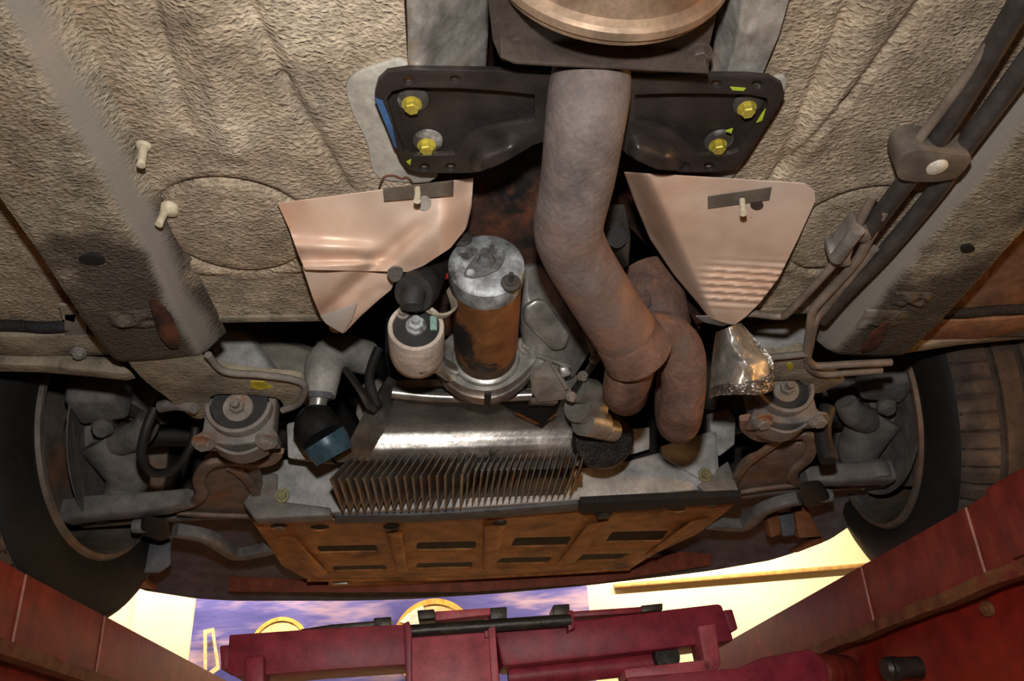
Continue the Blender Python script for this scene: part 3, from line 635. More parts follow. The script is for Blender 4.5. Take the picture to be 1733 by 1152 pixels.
for h, lb in ((holesL, 0), (holesR, 1)):
    for i, q in enumerate(h):
        cx = sum(p[0] for p in q)/14; cy = sum(p[1] for p in q)/14
        k = MB(); k.lathe([(0, 0), (.0042, 0), (.0042, .001), (0, .001)], pz(cx, cy, .4885), (0, 0, 1), 14); k.build('hole_floor', 'sealer' if i else 'solenoid_pink', cm)
def lobe(pts_top, pts_bot, sgn):
    def zf(u, v, x, y): return .4895-.026*sstep(0, .8, v)*sstep(-.05, .3, u)*sstep(1.05, .6, u)
    psheet('shoulder_bulge', pts_top, pts_bot, lambda v, u, x, y: zf(u, v, x, y), 'black_paint', cm, 24, 30, .002)
lobe([(770, 245), (800, 225), (850, 208), (915, 198)], [(782, 291), (812, 290), (850, 276), (912, 240)], -1)
lobe([(1050, 198), (1100, 206), (1140, 220), (1180, 250)], [(1048, 246), (1080, 272), (1112, 286), (1172, 290)], 1)
for x, y in ((697, 173), (722, 243), (1263, 180), (1214, 243)):
    q = pz(x, y, .4885)
    k = MB(); k.lathe([(0, 0), (.013, 0), (.0125, .002), (.010, .003), (0, .003)], pz(x+2, y-6, .4895), (0, 0, -1), 24); k.build('washer', 'dirty_black_paint', cm)
    hexbolt(cm, q, (0, 0, -1), .0062, .009, 'yellow_zinc', washer=1.35)
for x, y in ((655, 152), (640, 172)):
    k = MB(); k.prism([[(634, 166), (648, 172), (655, 190), (664, 214), (672, 250), (668, 250), (654, 214), (642, 186)]], lambda a, e: pz(a, e, .4772), (0, 0, .001))
k.build('chalk_mark', 'blue_chalk', cm)
for pts in ([(1236, 148), (1262, 150), (1258, 154), (1240, 153)], [(1290, 192), (1296, 184), (1290, 204), (1280, 208)], [(688, 274), (696, 270), (694, 280)], [(1228, 222), (1240, 218), (1238, 226)]):
    k = MB(); k.prism([pts], lambda a, e: pz(a, e, .4768), (0, 0, .001)); k.build('paint_mark', 'green_paint', cm)

# ------------------------------------------------------------------ catalyst and its mounting plate
cat = thing('catalytic_converter', 'heat-browned round catalytic converter above the mounting plate', 'catalyst', (.118, .2, .43))
CA = Vector((pz(1040, 60, .41).x+.012, -.013, .5110))
prof = [(.030, .43), (.034, .40), (.060, .372), (.076, .366), (.0845, .366), (.0862, .360), (.0845, .353), (.079, .350), (.0785, .325), (.0805, .318), (.079, .30), (.079, .0), (.06, -.06), (.035, -.09), (.0, -.09)]
k = MB(); k.lathe([(r, -h) for r, h in prof], CA, (0, -1, 0), 64); k.build('shell', 'cat_steel', cat, sharp=30)
k = MB(); k.lathe([(.085, 0), (.0878, .002), (.0878, .008), (.085, .01)], CA+Vector((0, .352, 0)), (0, 1, 0), 64, close=True); k.build('seam_band', 'cat_steel', cat)
mp_ = thing('mounting_plate', 'dark brown steel plate between catalyst and exhaust pipe', 'plate', pz(1020, 110, .45))
k = MB(); k.prism([[(848, 104), (834, 70), (826, 0), (824, -60), (1230, -60), (1212, 30), (1200, 84), (1200, 122), (1100, 124), (900, 110)]], lambda x, y: pz(x, y, .474), (0, 0, .004)); k.build('plate', 'plate_steel', mp_, bevel=.001)
k = MB(); k.prism([[(846, 98), (870, 109), (930, 113), (1040, 118), (1200, 126), (1200, 121), (1040, 112), (930, 107), (874, 103), (850, 95)]], lambda x, y: pz(x, y, .452), (0, 0, .026)); k.build('front_lip', 'plate_steel', mp_, bevel=.001)
for x, y in ((872, 84), (1182, 92)): hexbolt(mp_, pz(x, y, .474), (0, 0, -1), .007, .006, 'plate_steel')

# ------------------------------------------------------------------ exhaust
ex = thing('exhaust_downpipe', 'grey to rust-brown exhaust downpipe forking into two bends', 'exhaust pipe', pd(1065, 690, .92))
main = [pd(1000, 120, .70), pd(998, 150, .645), pd(990, 210, .648), pd(978, 300, .682), pd(962, 382, .715), pd(972, 425, .738), pd(1003, 480, .770), pd(1038, 535, .80), pd(1074, 588, .832)]
k = MB(); P = catmull(main, 6); cut = [i for i, p in enumerate(P)]
i0 = 25
k.tube(P, [.0318, .0318, .0316, .0312, .0312, .0316, .0325, .0335], 36); k.build('main_pipe', 'pipe_mix', ex)
dirp = (P[-1]-P[-4]).normalized()
k = MB(); k.tube([P[-3]-dirp*.012, P[-1]-dirp*.004, P[-1]+dirp*.006, P[-1]+dirp*.009], [.0335, .0360, .0385, .0375], 40); k.build('collar', 'pipe_rust', ex)
e0 = P[-1]
k = MB(); k.tube([e0-dirp*.01, pd(1064, 630, .862), pd(1057, 662, .90), pd(1062, 664, .955), pd(1075, 620, .99), pd(1090, 560, 1.02)], [.026, .0258, .0246, .0246, .026, .026], 28, 8); k.build('branch_pipe', 'pipe_rust', ex)
k = MB(); k.tube([e0-dirp*.012+Vector((.012, 0, .004)), pd(1120, 568, .86), pd(1150, 592, .875), pd(1157, 640, .895), pd(1153, 692, .925), pd(1147, 714, .965), pd(1142, 680, 1.02), pd(1146, 620, 1.05), pd(1146, 560, 1.06)], [.022, .0265, .0255, .0245, .0248, .025, .025, .025, .025], 28, 8); k.build('branch_pipe', 'pipe_rust', ex)
k = MB(); k.hull([pd(x, y, d) for x, y in ((1100, 535), (1130, 532), (1165, 552), (1180, 575), (1172, 588), (1120, 575)) for d in (.985, 1.0)]); fl_ = k.build('manifold_flange', 'pipe_rust', ex, bevel=.003)
hexbolt(fl_, pd(1168, 577, .984), Vector((.3, -.4, -1)), .008, .012, 'pipe_rust')
hexbolt(fl_, pd(1085, 505, .96), Vector((.3, -.4, -1)), .008, .012, 'pipe_rust')
k = MB(); k.tube([pd(1096, 470, 1.02), pd(1112, 510, 1.0), pd(1130, 560, 1.0)], [.04, .036, .03], 24, 6); k.build('manifold_neck', 'pipe_rust', ex)

# ------------------------------------------------------------------ foil heat shields
hs = thing('heat_shield', 'crumpled pinkish foil heat shield hanging left of the starter', 'heat shield', pz(640, 430, .46))
def zl(u, v, x, y):
    z = .488-.020*v
    z -= .010*sstep(440, 452, y+ (x-515)*.03)*sstep(680, 640, x)*.6      # overlap fold
    z -= .008*math.exp(-((x-720+ (y-400)*.9)/38)**2)*sstep(320, 380, y)
    z += .010*math.exp(-((x-690+(y-400)*1.1)/20)**2)*sstep(350, 400, y)*.8
    z += .007*fbm(x*.010, y*.010, 1, 1)+.0022*fbm(x*.03, y*.02, 9, 1)*sstep(560, 700, x)
    z -= .006*math.exp(-((y-420-(x-560)*.05)/14)**2)*sstep(700, 600, x)
    z += .025*sstep(740, 800, x)
    return z
k1 = psheet('foil_sheet', [(470, 345), (490, 388), (504, 428), (516, 456)], [(801, 302), (798, 350), (790, 385), (762, 420), (716, 450), (690, 460)], lambda u, v, x, y: zl(u, v, x, y), 'foil_pink', hs, 90, 60, .0012)
k2 = psheet('foil_flap', [(512, 452), (530, 505), (545, 540), (579, 563)], [(690, 452), (668, 476), (662, 490), (640, 508), (610, 535), (583, 563)], lambda u, v, x, y: zl(u, .6+.4*v, x, y)-.001+.004*math.sin(u*9+v*3)*(1-v), 'foil_pink', hs, 60, 44, .0012)
k3 = psheet('bright_tip', [(543, 536), (552, 548), (578, 563)], [(604, 512), (596, 540), (580, 564)], lambda u, v, x, y: zl(u, .98, x, y)-.005, 'foil_tip', hs, 20, 16, .0008)
psheet('slot_strip', [(648, 319), (650, 340)], [(768, 306), (767, 331)], lambda u, v, x, y: zl(u, .15, x, y)-.0045, 'clip_plastic', hs, 30, 6, .0008)
k = MB(); k.prism([circ(718, 344, 12, 12)], lambda x, y: pz(x, y, zl(0, .2, 712, y)-.0035), (0, 0, .001)); k.build('hole_floor', 'sealer', hs)
k = MB(); k.tube([pz(706, 316, .484), pz(707, 330, .474), pz(706, 340, .466)], [.003, .003, .0034], 10); k.build('stud', 'stud_cream', hs)
k = MB(); k.prism([sm2([(655, 462), (668, 452), (682, 458), (676, 474), (664, 476)], 4)], lambda x, y: pz(x, y, .452), (0, 0, .002)); k.build('torn_tab', 'steel_grey', hs)
k = MB(); k.lathe([(0, 0), (.008, .002), (.009, .02), (0, .02)], pz(568, 556, .475), (0, .4, 1), 16); tag(k.build('floor_plug', 'solenoid_pink'), 'pinkish plug peeping out behind the foil tip', 'plug')

hs2 = thing('heat_shield', 'smooth pinkish foil heat shield right of the exhaust pipe', 'heat shield', pz(1230, 430, .46))
def zr(u, v, x, y):
    z = .488-.022*sstep(.1, 1, v)
    z += .05*sstep(1110+ (y-310)*.45, 1050+(y-310)*.45, x)
    s = sstep(430, 470, y)*sstep(530, 500, y)*sstep(1170, 1230, x)
    z += .0022*s*math.sin((y-(x-1200)*.06)*.52)
    z += .006*fbm(x*.007, y*.007, 7, 1)+.0006*fbm(x*.03, y*.03, 3, 1)
    return z
psheet('foil_sheet', [(1056, 292), (1075, 345), (1100, 405), (1140, 465), (1180, 512), (1200, 538), (1236, 549)], [(1362, 311), (1378, 322), (1380, 340), (1350, 405), (1318, 470), (1286, 512), (1262, 536), (1244, 549)], lambda u, v, x, y: zr(u, v, x, y), 'foil_pink', hs2, 80, 90, .0012)
psheet('slot_strip', [(1198, 333), (1198, 353)], [(1306, 317), (1302, 338)], lambda u, v, x, y: zr(u, .1, x, y+4*math.sin(math.pi*u))-.003, 'clip_plastic', hs2, 24, 5, .0008)
k = MB(); k.prism([circ(1281, 347, 11, 8)], lambda x, y: pz(x, y, zr(0, .1, 1281, 347)-.003), (0, 0, .001)); k.build('hole_floor', 'plate_steel', hs2)
k = MB(); k.tube([pz(1256, 338, .484), pz(1257, 352, .474), pz(1258, 362, .466)], [.003, .003, .0034], 10); k.build('stud', 'stud_cream', hs2)
k = MB(); k.prism([[(1178, 536), (1200, 536), (1236, 548), (1222, 552), (1194, 546)]], lambda x, y: pz(x, y, .47), (0, 0, .002)); k.build('back_edge', 'steel_grey', hs2)

# small loose foil by the right arm mount
fs = thing('foil_scrap', 'silver foil shield with crimped lower edge beside the right arm mount', 'heat shield', pd(1250, 660, 1.0))
def ff(L, R, D):
    def fn(u, v):
        a = poly_at(L, v); e = poly_at(R, v); x, y = lerp(a[0], e[0], u), lerp(a[1], e[1], u); return pd(x, y, D(u, v))
    return fn
LL = [(1212, 562), (1206, 600), (1203, 640), (1202, 668)]; RR = [(1252, 546), (1272, 575), (1300, 608), (1306, 646)]
k = MB(); k.sheet(ff(LL, RR, lambda u, v: 1.0-.05*math.sin(math.pi*u*.9)-.01*v+.004*fbm(u*4, v*4)), 30, 30, (0, .0015, 0)); k.build('foil_sheet', 'foil_silver', fs, sharp=70)
k = MB(); k.sheet(ff([(1202, 655), (1201, 672)], [(1306, 622), (1308, 648)], lambda u, v: .992-.05*math.sin(math.pi*u*.9)-.006*math.sin(math.pi*v)+.006*fbm(u*14, v*5)), 40, 10, (0, .0015, 0)); 
k.v = [p+Vector((0, 0, -.010*math.sin(math.pi*min(1, max(0, (p.x-pd(1202, 660, 1).x)/.08))))) for p in k.v]; k.build('crimped_edge', 'foil_crimp', fs, sharp=50)
k = MB(); k.sheet(ff([(1250, 548), (1272, 575), (1300, 610), (1307, 636)], [(1254, 546), (1278, 572), (1308, 606), (1310, 640)], lambda u, v: .985+.004*fbm(u*3, v*14)), 4, 30, (0, .003, 0)); k.build('rolled_edge', 'foil_crimp', fs, sharp=50)
# ================================================================== starter motor
st = thing('starter_motor', 'rusty orange starter motor with corroded alloy end cap', 'starter motor', (.05, .78, .44))
S0 = pz(823, 445, .481); SX, SZ, SY = S0.x, S0.z, S0.y
AX = (pz(822, 622, .476)-S0).normalized()
k = MB(); k.lathe([(.0385, .012), (.0385, .165), (.0378, .168)], S0, AX, 48); k.build('body', 'starter_rust', st)
k = MB(); k.lathe([(.0376, .160), (.0376, .20), (.034, .204)], S0, AX, 48); k.build('nose', 'starter_dark', st)
k = MB(); k.lathe([(0, 0), (.030, 0), (.0365, .001), (.0398, .004), (.0402, .010), (.0400, .026), (.0392, .030), (0, .030)], S0, AX, 48); cap = k.build('end_cap', 'corroded_alloy', st)
upv = (Vector((0, 0, 1))-AX*AX.z).normalized(); rt = AX.cross(upv).normalized()
if rt.x < 0: rt = -rt
def sp(a, e, h): return S0+rt*a+upv*e+AX*h
k = MB(); k.prism([sm2([(-.020, -.018), (-.023, -.012), (-.008, .012), (0, .018), (.016, .014), (.020, .008), (.012, -.010), (-.010, -.019)], 4)], lambda x, y: sp(x, y, -.0035), AX*.0035); k.build('cap_plate', 'cap_grey', cap, bevel=.0008)
k = MB(); k.lathe([(0, -.008), (.006, -.007), (.009, -.003), (.010, 0), (0, 0)], sp(0, 0, -.003), AX, 20); k.build('cap_boss', 'cap_grey', cap)
for a, e in ((-.017, -.014), (.015, .011)): hexbolt(cap, sp(a, e, -.0035), -AX, .0028, .003, 'corroded_alloy', name='screw')
for a, e in ((-.024, .033), (.024, -.026)):
    k = MB(); k.lathe([(0, -.018), (.0025, -.018), (.0028, -.006), (.0058, -.006), (.0062, -.004), (.0105, -.003), (.0108, 0), (0, 0)], sp(a, e, .002), AX, 20); k.build('through_bolt', 'tube_dark', cap)
# flange at the front
YFL = S0+AX*.195
def fp(x, y): return YFL+rt*x+upv*y
flo = sm2([(-.062, .012), (-.058, -.012), (-.036, -.036), (-.012, -.046), (.012, -.046), (.036, -.034), (.058, -.012), (.066, .002), (.067, .018), (.056, .028), (.040, .026), (.03, .04), (-.03, .04), (-.05, .026)], 4)
k = MB(); k.prism([flo], fp, AX*.016); fl2 = k.build('flange', 'alloy', st, bevel=.003, bseg=3)
k = MB(); k.prism([[(x*1.03, y*1.03-.001) for x, y in flo]], lambda x, y: fp(x, y)+AX*.017, AX*.018); k.build('adapter_ring', 'alloy_sump', st, bevel=.002)
hexbolt(fl2, fp(.054, .012)-AX*.001, -AX, .0095, .010, 'bolt_steel', washer=1.35)
k = MB(); k.box(fp(.0, -.045)+AX*.018, (.008, .03, .012)); k.build('notch_key', 'black_rubber', st)
k = MB(); k.lathe([(.038, -.008), (.042, -.005), (.043, 0), (0, 0)], YFL, AX, 40); k.build('nose_housing', 'alloy', st)
# solenoid
V0 = pz(704, 552, .424);
AV = (pz(708, 628, .424)-V0).normalized()
k = MB(); k.lathe([(0, .006), (.0245, .006), (.0245, 0), (.0285, 0), (.0292, .002), (.0295, .03), (.030, .05), (.028, .064), (.021, .072), (.010, .075), (.009, .09), (0, .092)], V0, AV, 40); sol = k.build('solenoid', 'solenoid_pink', st)
upS = (Vector((0, 0, 1))-AV*AV.z).normalized(); rS = AV.cross(upS).normalized()
if rS.x < 0: rS = -rS
def vp(a, e, h): return V0+rS*a+upS*e+AV*h
k = MB(); k.lathe([(0, 0), (.024, 0), (.024, .004), (0, .004)], vp(0, 0, .0035), AV, 32); k.build('solenoid_cap', 'black_rubber', sol)
for a, e, m, r in ((-.0135, .017, 'bolt_steel', .0052), (.0, .002, 'corroded_alloy', .0085)):
    hexbolt(sol, vp(a, e, .004), -AV, r, .010, m, name='terminal', washer=1.3, stud=.006)
k = MB(); k.box(vp(.018, .002, -.002), (.007, .004, .016)); k.build('blade_terminal', 'verdigris', sol, bevel=.0005)
k = MB(); k.tube([vp(.012, .016, -.002), vp(.02, .010, -.006), vp(.030, .008, -.008), vp(.038, .016, -.004), vp(.040, .030, .006), S0+rt*-.040+AX*.05+upv*.004], .0042, 12, 6, flat=.4); k.build('braided_strap', 'braid', sol)
k = MB(); k.tube([vp(.004, -.012, .055), vp(.02, -.006, .07), YFL+rt*-.045+upv*-.02], [.011, .010, .012], 16, 4); k.build('solenoid_neck', 'alloy', st)
hexbolt(sol, vp(.002, -.004, .088), Vector((0, -.2, -1)), .006, .01, 'solenoid_pink', name='lower_stud')
# thick black terminal boot and cable
bo = thing('cable_boot', 'black rubber cable boot plugged onto the starter solenoid', 'cable boot', pd(702, 500, .80))
k = MB(); k.tube([pd(752, 440, .93), pd(730, 462, .88), pd(708, 488, .825), pd(700, 497, .808)], [.014, .017, .022, .020], 22, 6); k.build('boot', 'black_rubber', bo)
k = MB(); k.tube([pd(700, 496, .807), pd(697, 512, .80), pd(697, 520, .798)], [.013, .012, .011], 18); k.build('plug', 'black_rubber', bo)
k = MB(); k.tube([pd(752, 440, .93), pd(775, 420, 1.0), pd(800, 400, 1.1)], .013, 16, 4); k.build('cable', 'black_rubber', bo)
k = MB(); k.tube([pd(735, 470, .87), pd(757, 467, .88), pd(770, 465, .89)], .0035, 10); k.build('red_wire', 'red_plastic', bo)

# ================================================================== gearbox and bell housing
gb = thing('gearbox_housing', 'oily cast alloy bell housing between starter and exhaust pipe', 'gearbox', pd(940, 640, .95))
def fan(name, front, m, par, depth, bev=.003):
    """front: [(px, py, dist)] ; body goes away from the viewer, mostly forward and up"""
    k = MB(); F = [pd(*q) for q in front]; k.hull(F+[p+Vector(depth) for p in F]); return k.build(name, m, par, bevel=bev, bseg=3)
fan('upper_casing', [(886, 452, .955), (918, 446, .965), (985, 556, 1.015), (1000, 596, 1.05), (972, 640, 1.03), (900, 655, 1.01), (882, 560, .985)], 'alloy', gb, (0, .06, .06), .008)
fan('side_casing', [(918, 446, .97), (932, 462, 1.01), (1010, 590, 1.07), (1004, 612, 1.075), (985, 560, 1.03)], 'alloy', gb, (.02, .08, .05), .004)
fan('raised_pad', [(905, 504, .955), (924, 506, .957), (966, 566, .985), (958, 590, .99), (936, 594, .988), (888, 545, .962), (886, 518, .955)], 'alloy', gb, (0, .05, .03), .008)
fan('rib', [(893, 600, .985), (904, 596, .985), (968, 618, 1.005), (968, 626, 1.008)], 'alloy', gb, (0, .03, .02), .003)
fan('lower_casing', [(904, 622, .995), (930, 608, .985), (962, 650, 1.01), (974, 674, 1.03), (912, 681, 1.03), (898, 660, 1.02)], 'alloy', gb, (0, .05, .03), .006)
fan('web', [(927, 610, .975), (932, 610, .975), (964, 656, 1.0), (958, 660, 1.0)], 'alloy', gb, (0, .03, .02), .001)
fan('bolt_boss', [(946, 622, .995), (962, 618, .998), (968, 634, 1.0), (952, 640, 1.0)], 'alloy', gb, (0, .03, .02), .003)
k = MB(); k.tube([pd(1014, 596, 1.037), pd(995, 628, 1.031), (pd(966, 668, 1.031))], .006, 10, 4, flat=.5); k.build('flange_edge', 'sticker_black', gb)
for x, y in ((966, 670), (985, 635), (1006, 606)): hexbolt(gb, pd(x, y, 1.02), Vector((.2, -.5, -1)), .0048, .008, 'bolt_steel')
fan('foot_ledge', [(898, 672, 1.031), (945, 674, 1.037), (944, 682, 1.039), (898, 681, 1.035)], 'alloy_sump', gb, (0, .03, .01), .001)
tr = thing('gearbox_tail', 'rust and black stained gearbox tail high in the tunnel', 'gearbox', (.06, .62, .56))
k = MB(); k.hull([Vector((x, y, z)) for x, y, z in ((-.01, .72, .565), (.13, .72, .565), (-.04, .74, .64), (.17, .74, .64), (.0, .52, .60), (.12, .52, .60), (-.02, .96, .55), (.15, .96, .55), (-.05, .96, .66), (.18, .96, .66))]); k.build('casing', 'rust_tunnel', tr, bevel=.02, bseg=4)
fan('tail_bracket', [(1022, 345, .86), (1058, 345, .87), (1068, 400, .88), (1064, 450, .90), (1046, 420, .89), (1030, 380, .87)], 'greasy_steel', tr, (0, .04, .02), .004)
k = MB(); k.lathe([(0, 0), (.011, 0), (.011, .003), (0, .003)], pd(1044, 402, .868), ray(1044, 402), 18); k.build('bracket_hole', 'dark_cavity', tr)  # flat dark disc, the hole's shade is in its colour

# ================================================================== oil sump
su = thing('oil_sump', 'shiny cast alloy oil sump with rows of cooling fins', 'oil sump', (.02, 1.05, .38))
def tab(T, y):
    for (a, p), (e, q) in zip(T, T[1:]):
        if y <= e or (e, q) == T[-1]: return lerp(p, q, max(0, min(1, (y-a)/(e-a))))
SZ_ = [(640, .490), (652, .482), (658, .474), (664, .4685)]+[(672, 0.469), (676, 0.4692), (680, 0.4692), (684, 0.4691), (688, 0.4689), (692, 0.4685), (696, 0.468), (700, 0.4674), (704, 0.4665), (708, 0.4652), (712, 0.4636), (716, 0.4617), (720, 0.4594), (724, 0.4568), (728, 0.4541), (732, 0.4512), (736, 0.4482), (740, 0.4452), (744, 0.4421), (748, 0.4391), (752, 0.4361), (756, 0.4331), (760, 0.4303), (764, 0.4276), (768, 0.425), (772, 0.4225), (776, 0.4201)]+[(792, 0.4241)]
SL_ = [(640, 672), (664, 667), (692, 664), (718, 653), (746, 638), (777, 621), (792, 621)]; SR_ = [(640, 925), (664, 955), (705, 967), (777, 984), (792, 984)]
rows = [(y, z, tab(SL_, y), tab(SR_, y)) for y, z in SZ_]
def sumpfn(u, v):
    q = v*(len(rows)-1); i = min(int(q), len(rows)-2); t = q-i
    y, z, l, r = [lerp(rows[i][j], rows[i+1][j], t) for j in range(4)]
    return pz(lerp(l, r, u), y-8*(u-.5), z)
k = MB(); k.sheet(sumpfn, 30, 60); rear = k.build('rear_wall', 'alloy_sump', su, sharp=50)
ZB = 0.409
x0, x1 = pz(560, 812, 0.3750).x, pz(984, 792, 0.3750).x
k = MB(); k.box(((x0+x1)/2+.018, 1.153, ZB+.03), (x1-x0-.022, .12, .06)); k.build('pan', 'greasy_steel', su, bevel=.004)
k = MB(); k.tube([pd(664, 664, 1.05), pd(760, 672, 1.048), pd(900, 668, 1.046)], .0075, 14, 4); k.build('rolled_lip', 'alloy_sump', su)
IN = [(tab(SL_, y), y+4, tab(SZ_, y)) for y in (640, 660, 692, 718, 737, 756, 775)]
OUT = [(655, 636, 1.15), (640, 662, 1.16), (620, 690, 1.17), (606, 718, 1.175), (596, 737, 1.18), (585, 756, 1.18), (570, 780, 1.185)]
def flank(u, v):
    q = v*(len(IN)-1); i = min(int(q), len(IN)-2); t = q-i
    return pz(*IN[i]).lerp(pz(*IN[i+1]), t).lerp(pd(*OUT[i]).lerp(pd(*OUT[i+1]), t), u)
k = MB(); k.sheet(flank, 8, 24, (.002, .004, 0)); k.build('side_wall', 'alloy_sump', su, sharp=60)
# fins: rear slope, then the flat bottom
def finmesh(Ytop, Ztop, Yc, Zc, Yb, Zb):
    k = MB(); loop = [(Ytop, Ztop), (Yc, Zc), (Yb, Zb), (Yb+.004, Zb+.016), (Yb, ZB+.012), (Ytop+.02, Ztop+.006)]
    k.prism([loop], lambda a, e: Vector((-.0009, a, e)), (.0018, 0, 0)); return k
fin_me = {}
def fin(x, ytop, zt, yc, zc, yb, zb):
    o = MB(); loop = [(ytop, zt), (yc, zc), (yb, zb), (yb+.003, ZB+.008), (ytop+.01, zt+.012)]
    th = .0021
    o.prism([loop], lambda a, e: Vector((x-th/2+.386*(e-zc), a, e)), (th, 0, 0)); return o.build('cooling_fin', 'fin_alloy', su, bevel=.0005, bseg=1)
n1 = 17
for i in range(n1):
    t = i/(n1-1); q = pz(lerp(558, 780, t), 811-7*t, 0.3750)
    fin(q.x, q.y+0.0451, 0.4211, q.y, 0.3750, q.y+.140, 0.3770)
n2 = 18
for i in range(n2):
    t = (i+1)/n2; q = pz(lerp(780, 984, t), lerp(806, 790, t), 0.3790)
    fin(q.x, q.y+.034, 0.4130, q.y+.002, 0.3810, q.y+.126, 0.3820)
hexbolt(su, Vector((x1+.004, 1.088, 0.397)), (1, -.2, 0), .009, .012, 'starter_rust', name='drain_plug')
k = MB(); k.prism([[(832, 674), (950, 677), (940, 700), (917, 719), (870, 696)]], lambda x, y: pz(x, y, .462-.0002*(y-674)), (0, -.001, .006)); k.build('shim_plate', 'sticker_black', su)
k = MB(); k.prism([[(870, 696), (917, 719), (940, 700), (941, 703), (917, 724), (869, 699)]], lambda x, y: pz(x, y, .4615-.0002*(y-674)), (0, 0, .006)); k.build('shim_edge', 'starter_rust', su)
# ================================================================== engine clutter behind
eb = thing('engine_block', 'dark shadowed engine block above the sump', 'engine', (.05, 1.1, .47))
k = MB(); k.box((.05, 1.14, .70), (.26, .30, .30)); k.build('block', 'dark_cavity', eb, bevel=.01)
for i, (x, y, d, r) in enumerate(((990, 690, 1.06, .022), (1000, 715, 1.07, .02), (1020, 725, 1.10, .016), (985, 660, 1.04, .018))):
    k = MB(); k.tube([pd(x-14, y-3, d), pd(x+18, y+4, d+.03)], r, 18); k.build('pump_barrel', 'alloy', eb)
k = MB(); k.lathe([(0, 0), (.04, 0), (.045, .006), (.045, .02), (.036, .024), (.036, .03), (.045, .034), (.045, .04), (0, .04)], pd(1022, 745, 1.14), (0, .8, .6), 32); k.build('pulley', 'sticker_black', eb)
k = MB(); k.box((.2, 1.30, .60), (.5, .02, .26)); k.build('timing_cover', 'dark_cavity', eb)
# intake elbow, strap and drive boot on the left
hz = thing('coolant_elbow', 'pale grey elbow hose bending down left of the sump', 'hose', pd(540, 660, 1.12))
k = MB(); k.tube([pd(620, 605, 1.22), pd(578, 596, 1.18), pd(552, 612, 1.15), pd(545, 640, 1.13), pd(544, 672, 1.12)], [.026, .027, .027, .025, .019], 20, 6); k.build('hose', 'hose_grey', hz)
k = MB(); k.tube([pd(541, 668, 1.118), pd(538, 684, 1.115), pd(534, 704, 1.115)], [.0125, .012, .012], 16); k.build('spigot', 'alloy', hz)
k = MB(); k.tube([pd(542, 664, 1.117), pd(541, 674, 1.116)], [.0185, .0175], 20); k.build('clamp', 'strip_grey', hz)
dv = thing('drive_boot', 'black rubber drive joint boot with blue band', 'drive boot', pd(545, 735, 1.1))
k = MB(); k.tube([pd(520, 702, 1.12), pd(530, 714, 1.11), pd(540, 728, 1.105), pd(548, 742, 1.10)], [.016, .030, .031, .031], 28, 3); k.build('boot', 'boot_black', dv)
k = MB(); k.tube([pd(548, 741, 1.10), pd(556, 754, 1.10), pd(566, 772, 1.10)], [.0305, .030, .026], 28, 3); k.build('band', 'boot_blue', dv)
sp_ = thing('support_strap', 'black steel strap running down from the dark engine bay', 'strap', pd(620, 660, 1.1))
k = MB(); k.tube([pd(545, 585, 1.2), pd(580, 620, 1.16), pd(612, 662, 1.12), pd(628, 690, 1.1)], .013, 14, 5, flat=.3); k.build('strap', 'tube_dark', sp_)
k = MB(); k.tube([pd(640, 590, 1.16), pd(625, 640, 1.14), pd(640, 690, 1.12)], .007, 16, 5); k.build('cable', 'black_rubber', sp_)
sc = thing('side_cover', 'pale grey pressed panel behind the left rail', 'panel', pd(440, 600, 1.2))
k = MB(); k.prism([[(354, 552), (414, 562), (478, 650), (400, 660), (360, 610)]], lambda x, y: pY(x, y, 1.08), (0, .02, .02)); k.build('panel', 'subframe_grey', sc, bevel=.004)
k = MB(); k.prism([[(414, 562), (500, 586), (540, 600), (520, 690), (478, 650)]], lambda x, y: pY(x, y, 1.12), (0, .02, .02)); k.build('shadow_panel', 'grey_dust', sc, bevel=.004)  # shaded part of the cover, shade put in as darker grey
sc = thing('side_cover', 'pale grey pressed panel behind the right brake pipe bend', 'panel', pd(1330, 570, 1.15))
k = MB(); k.prism([[(1280, 560), (1372, 540), (1370, 606), (1310, 608), (1280, 600)]], lambda x, y: pY(x, y, 1.02), (0, .02, .02)); k.build('panel', 'subframe_grey', sc, bevel=.004)
bc = thing('bracket_casting', 'grey bracket casting below the drive boot', 'bracket', pd(510, 770, 1.08))
k = MB(); k.prism([[(484, 716), (502, 712), (520, 745), (560, 772), (566, 785), (486, 775)]], lambda x, y: pY(x, y, 1.10), (0, .03, .01)); k.build('casting', 'subframe_grey', bc, bevel=.004)
hexbolt(bc, pY(520, 764, 1.095), (0, -1, -.1), .008, .008, 'subframe_grey')
k = MB(); k.prism([[(612, 650), (640, 642), (655, 660), (615, 730), (600, 700)]], lambda x, y: pY(x, y, 1.14), (0, .03, .02)); k.build('cover', 'grey_dust', bc, bevel=.006)

# ================================================================== subframe
sf = thing('front_subframe', 'pale grey steel subframe beam crossing behind the sump', 'subframe', (.1, 1.2, .42))
def sfp(name, pts, Z, th, m='subframe_grey', bev=.004, Zb=None, ys=None):
    k = MB(); k.prism([pts], (lambda x, y: pY(x, y, Z)), th); return k.build(name, m, sf, bevel=bev, bseg=3)
sfp('beam', [(446, 786), (500, 772), (600, 770), (760, 790), (980, 792), (1060, 780), (1150, 756), (1214, 730), (1218, 800), (1216, 826), (1100, 836), (980, 846), (800, 858), (600, 866), (440, 872), (432, 820)], 1.21, (0, .05, .01))
sfp('end_gusset', [(1200, 700), (1232, 690), (1246, 708), (1244, 752), (1218, 772), (1206, 760)], 1.22, (0, .03, .01), bev=.003)
sfp('end_gusset', [(1062, 726), (1100, 722), (1100, 760), (1066, 770)], 1.225, (0, .03, .01), bev=.003)
sfp('raised_plate', [(1118, 754), (1205, 728), (1212, 736), (1212, 800), (1190, 812), (1120, 770)], 1.202, (0, .01, 0), bev=.002)
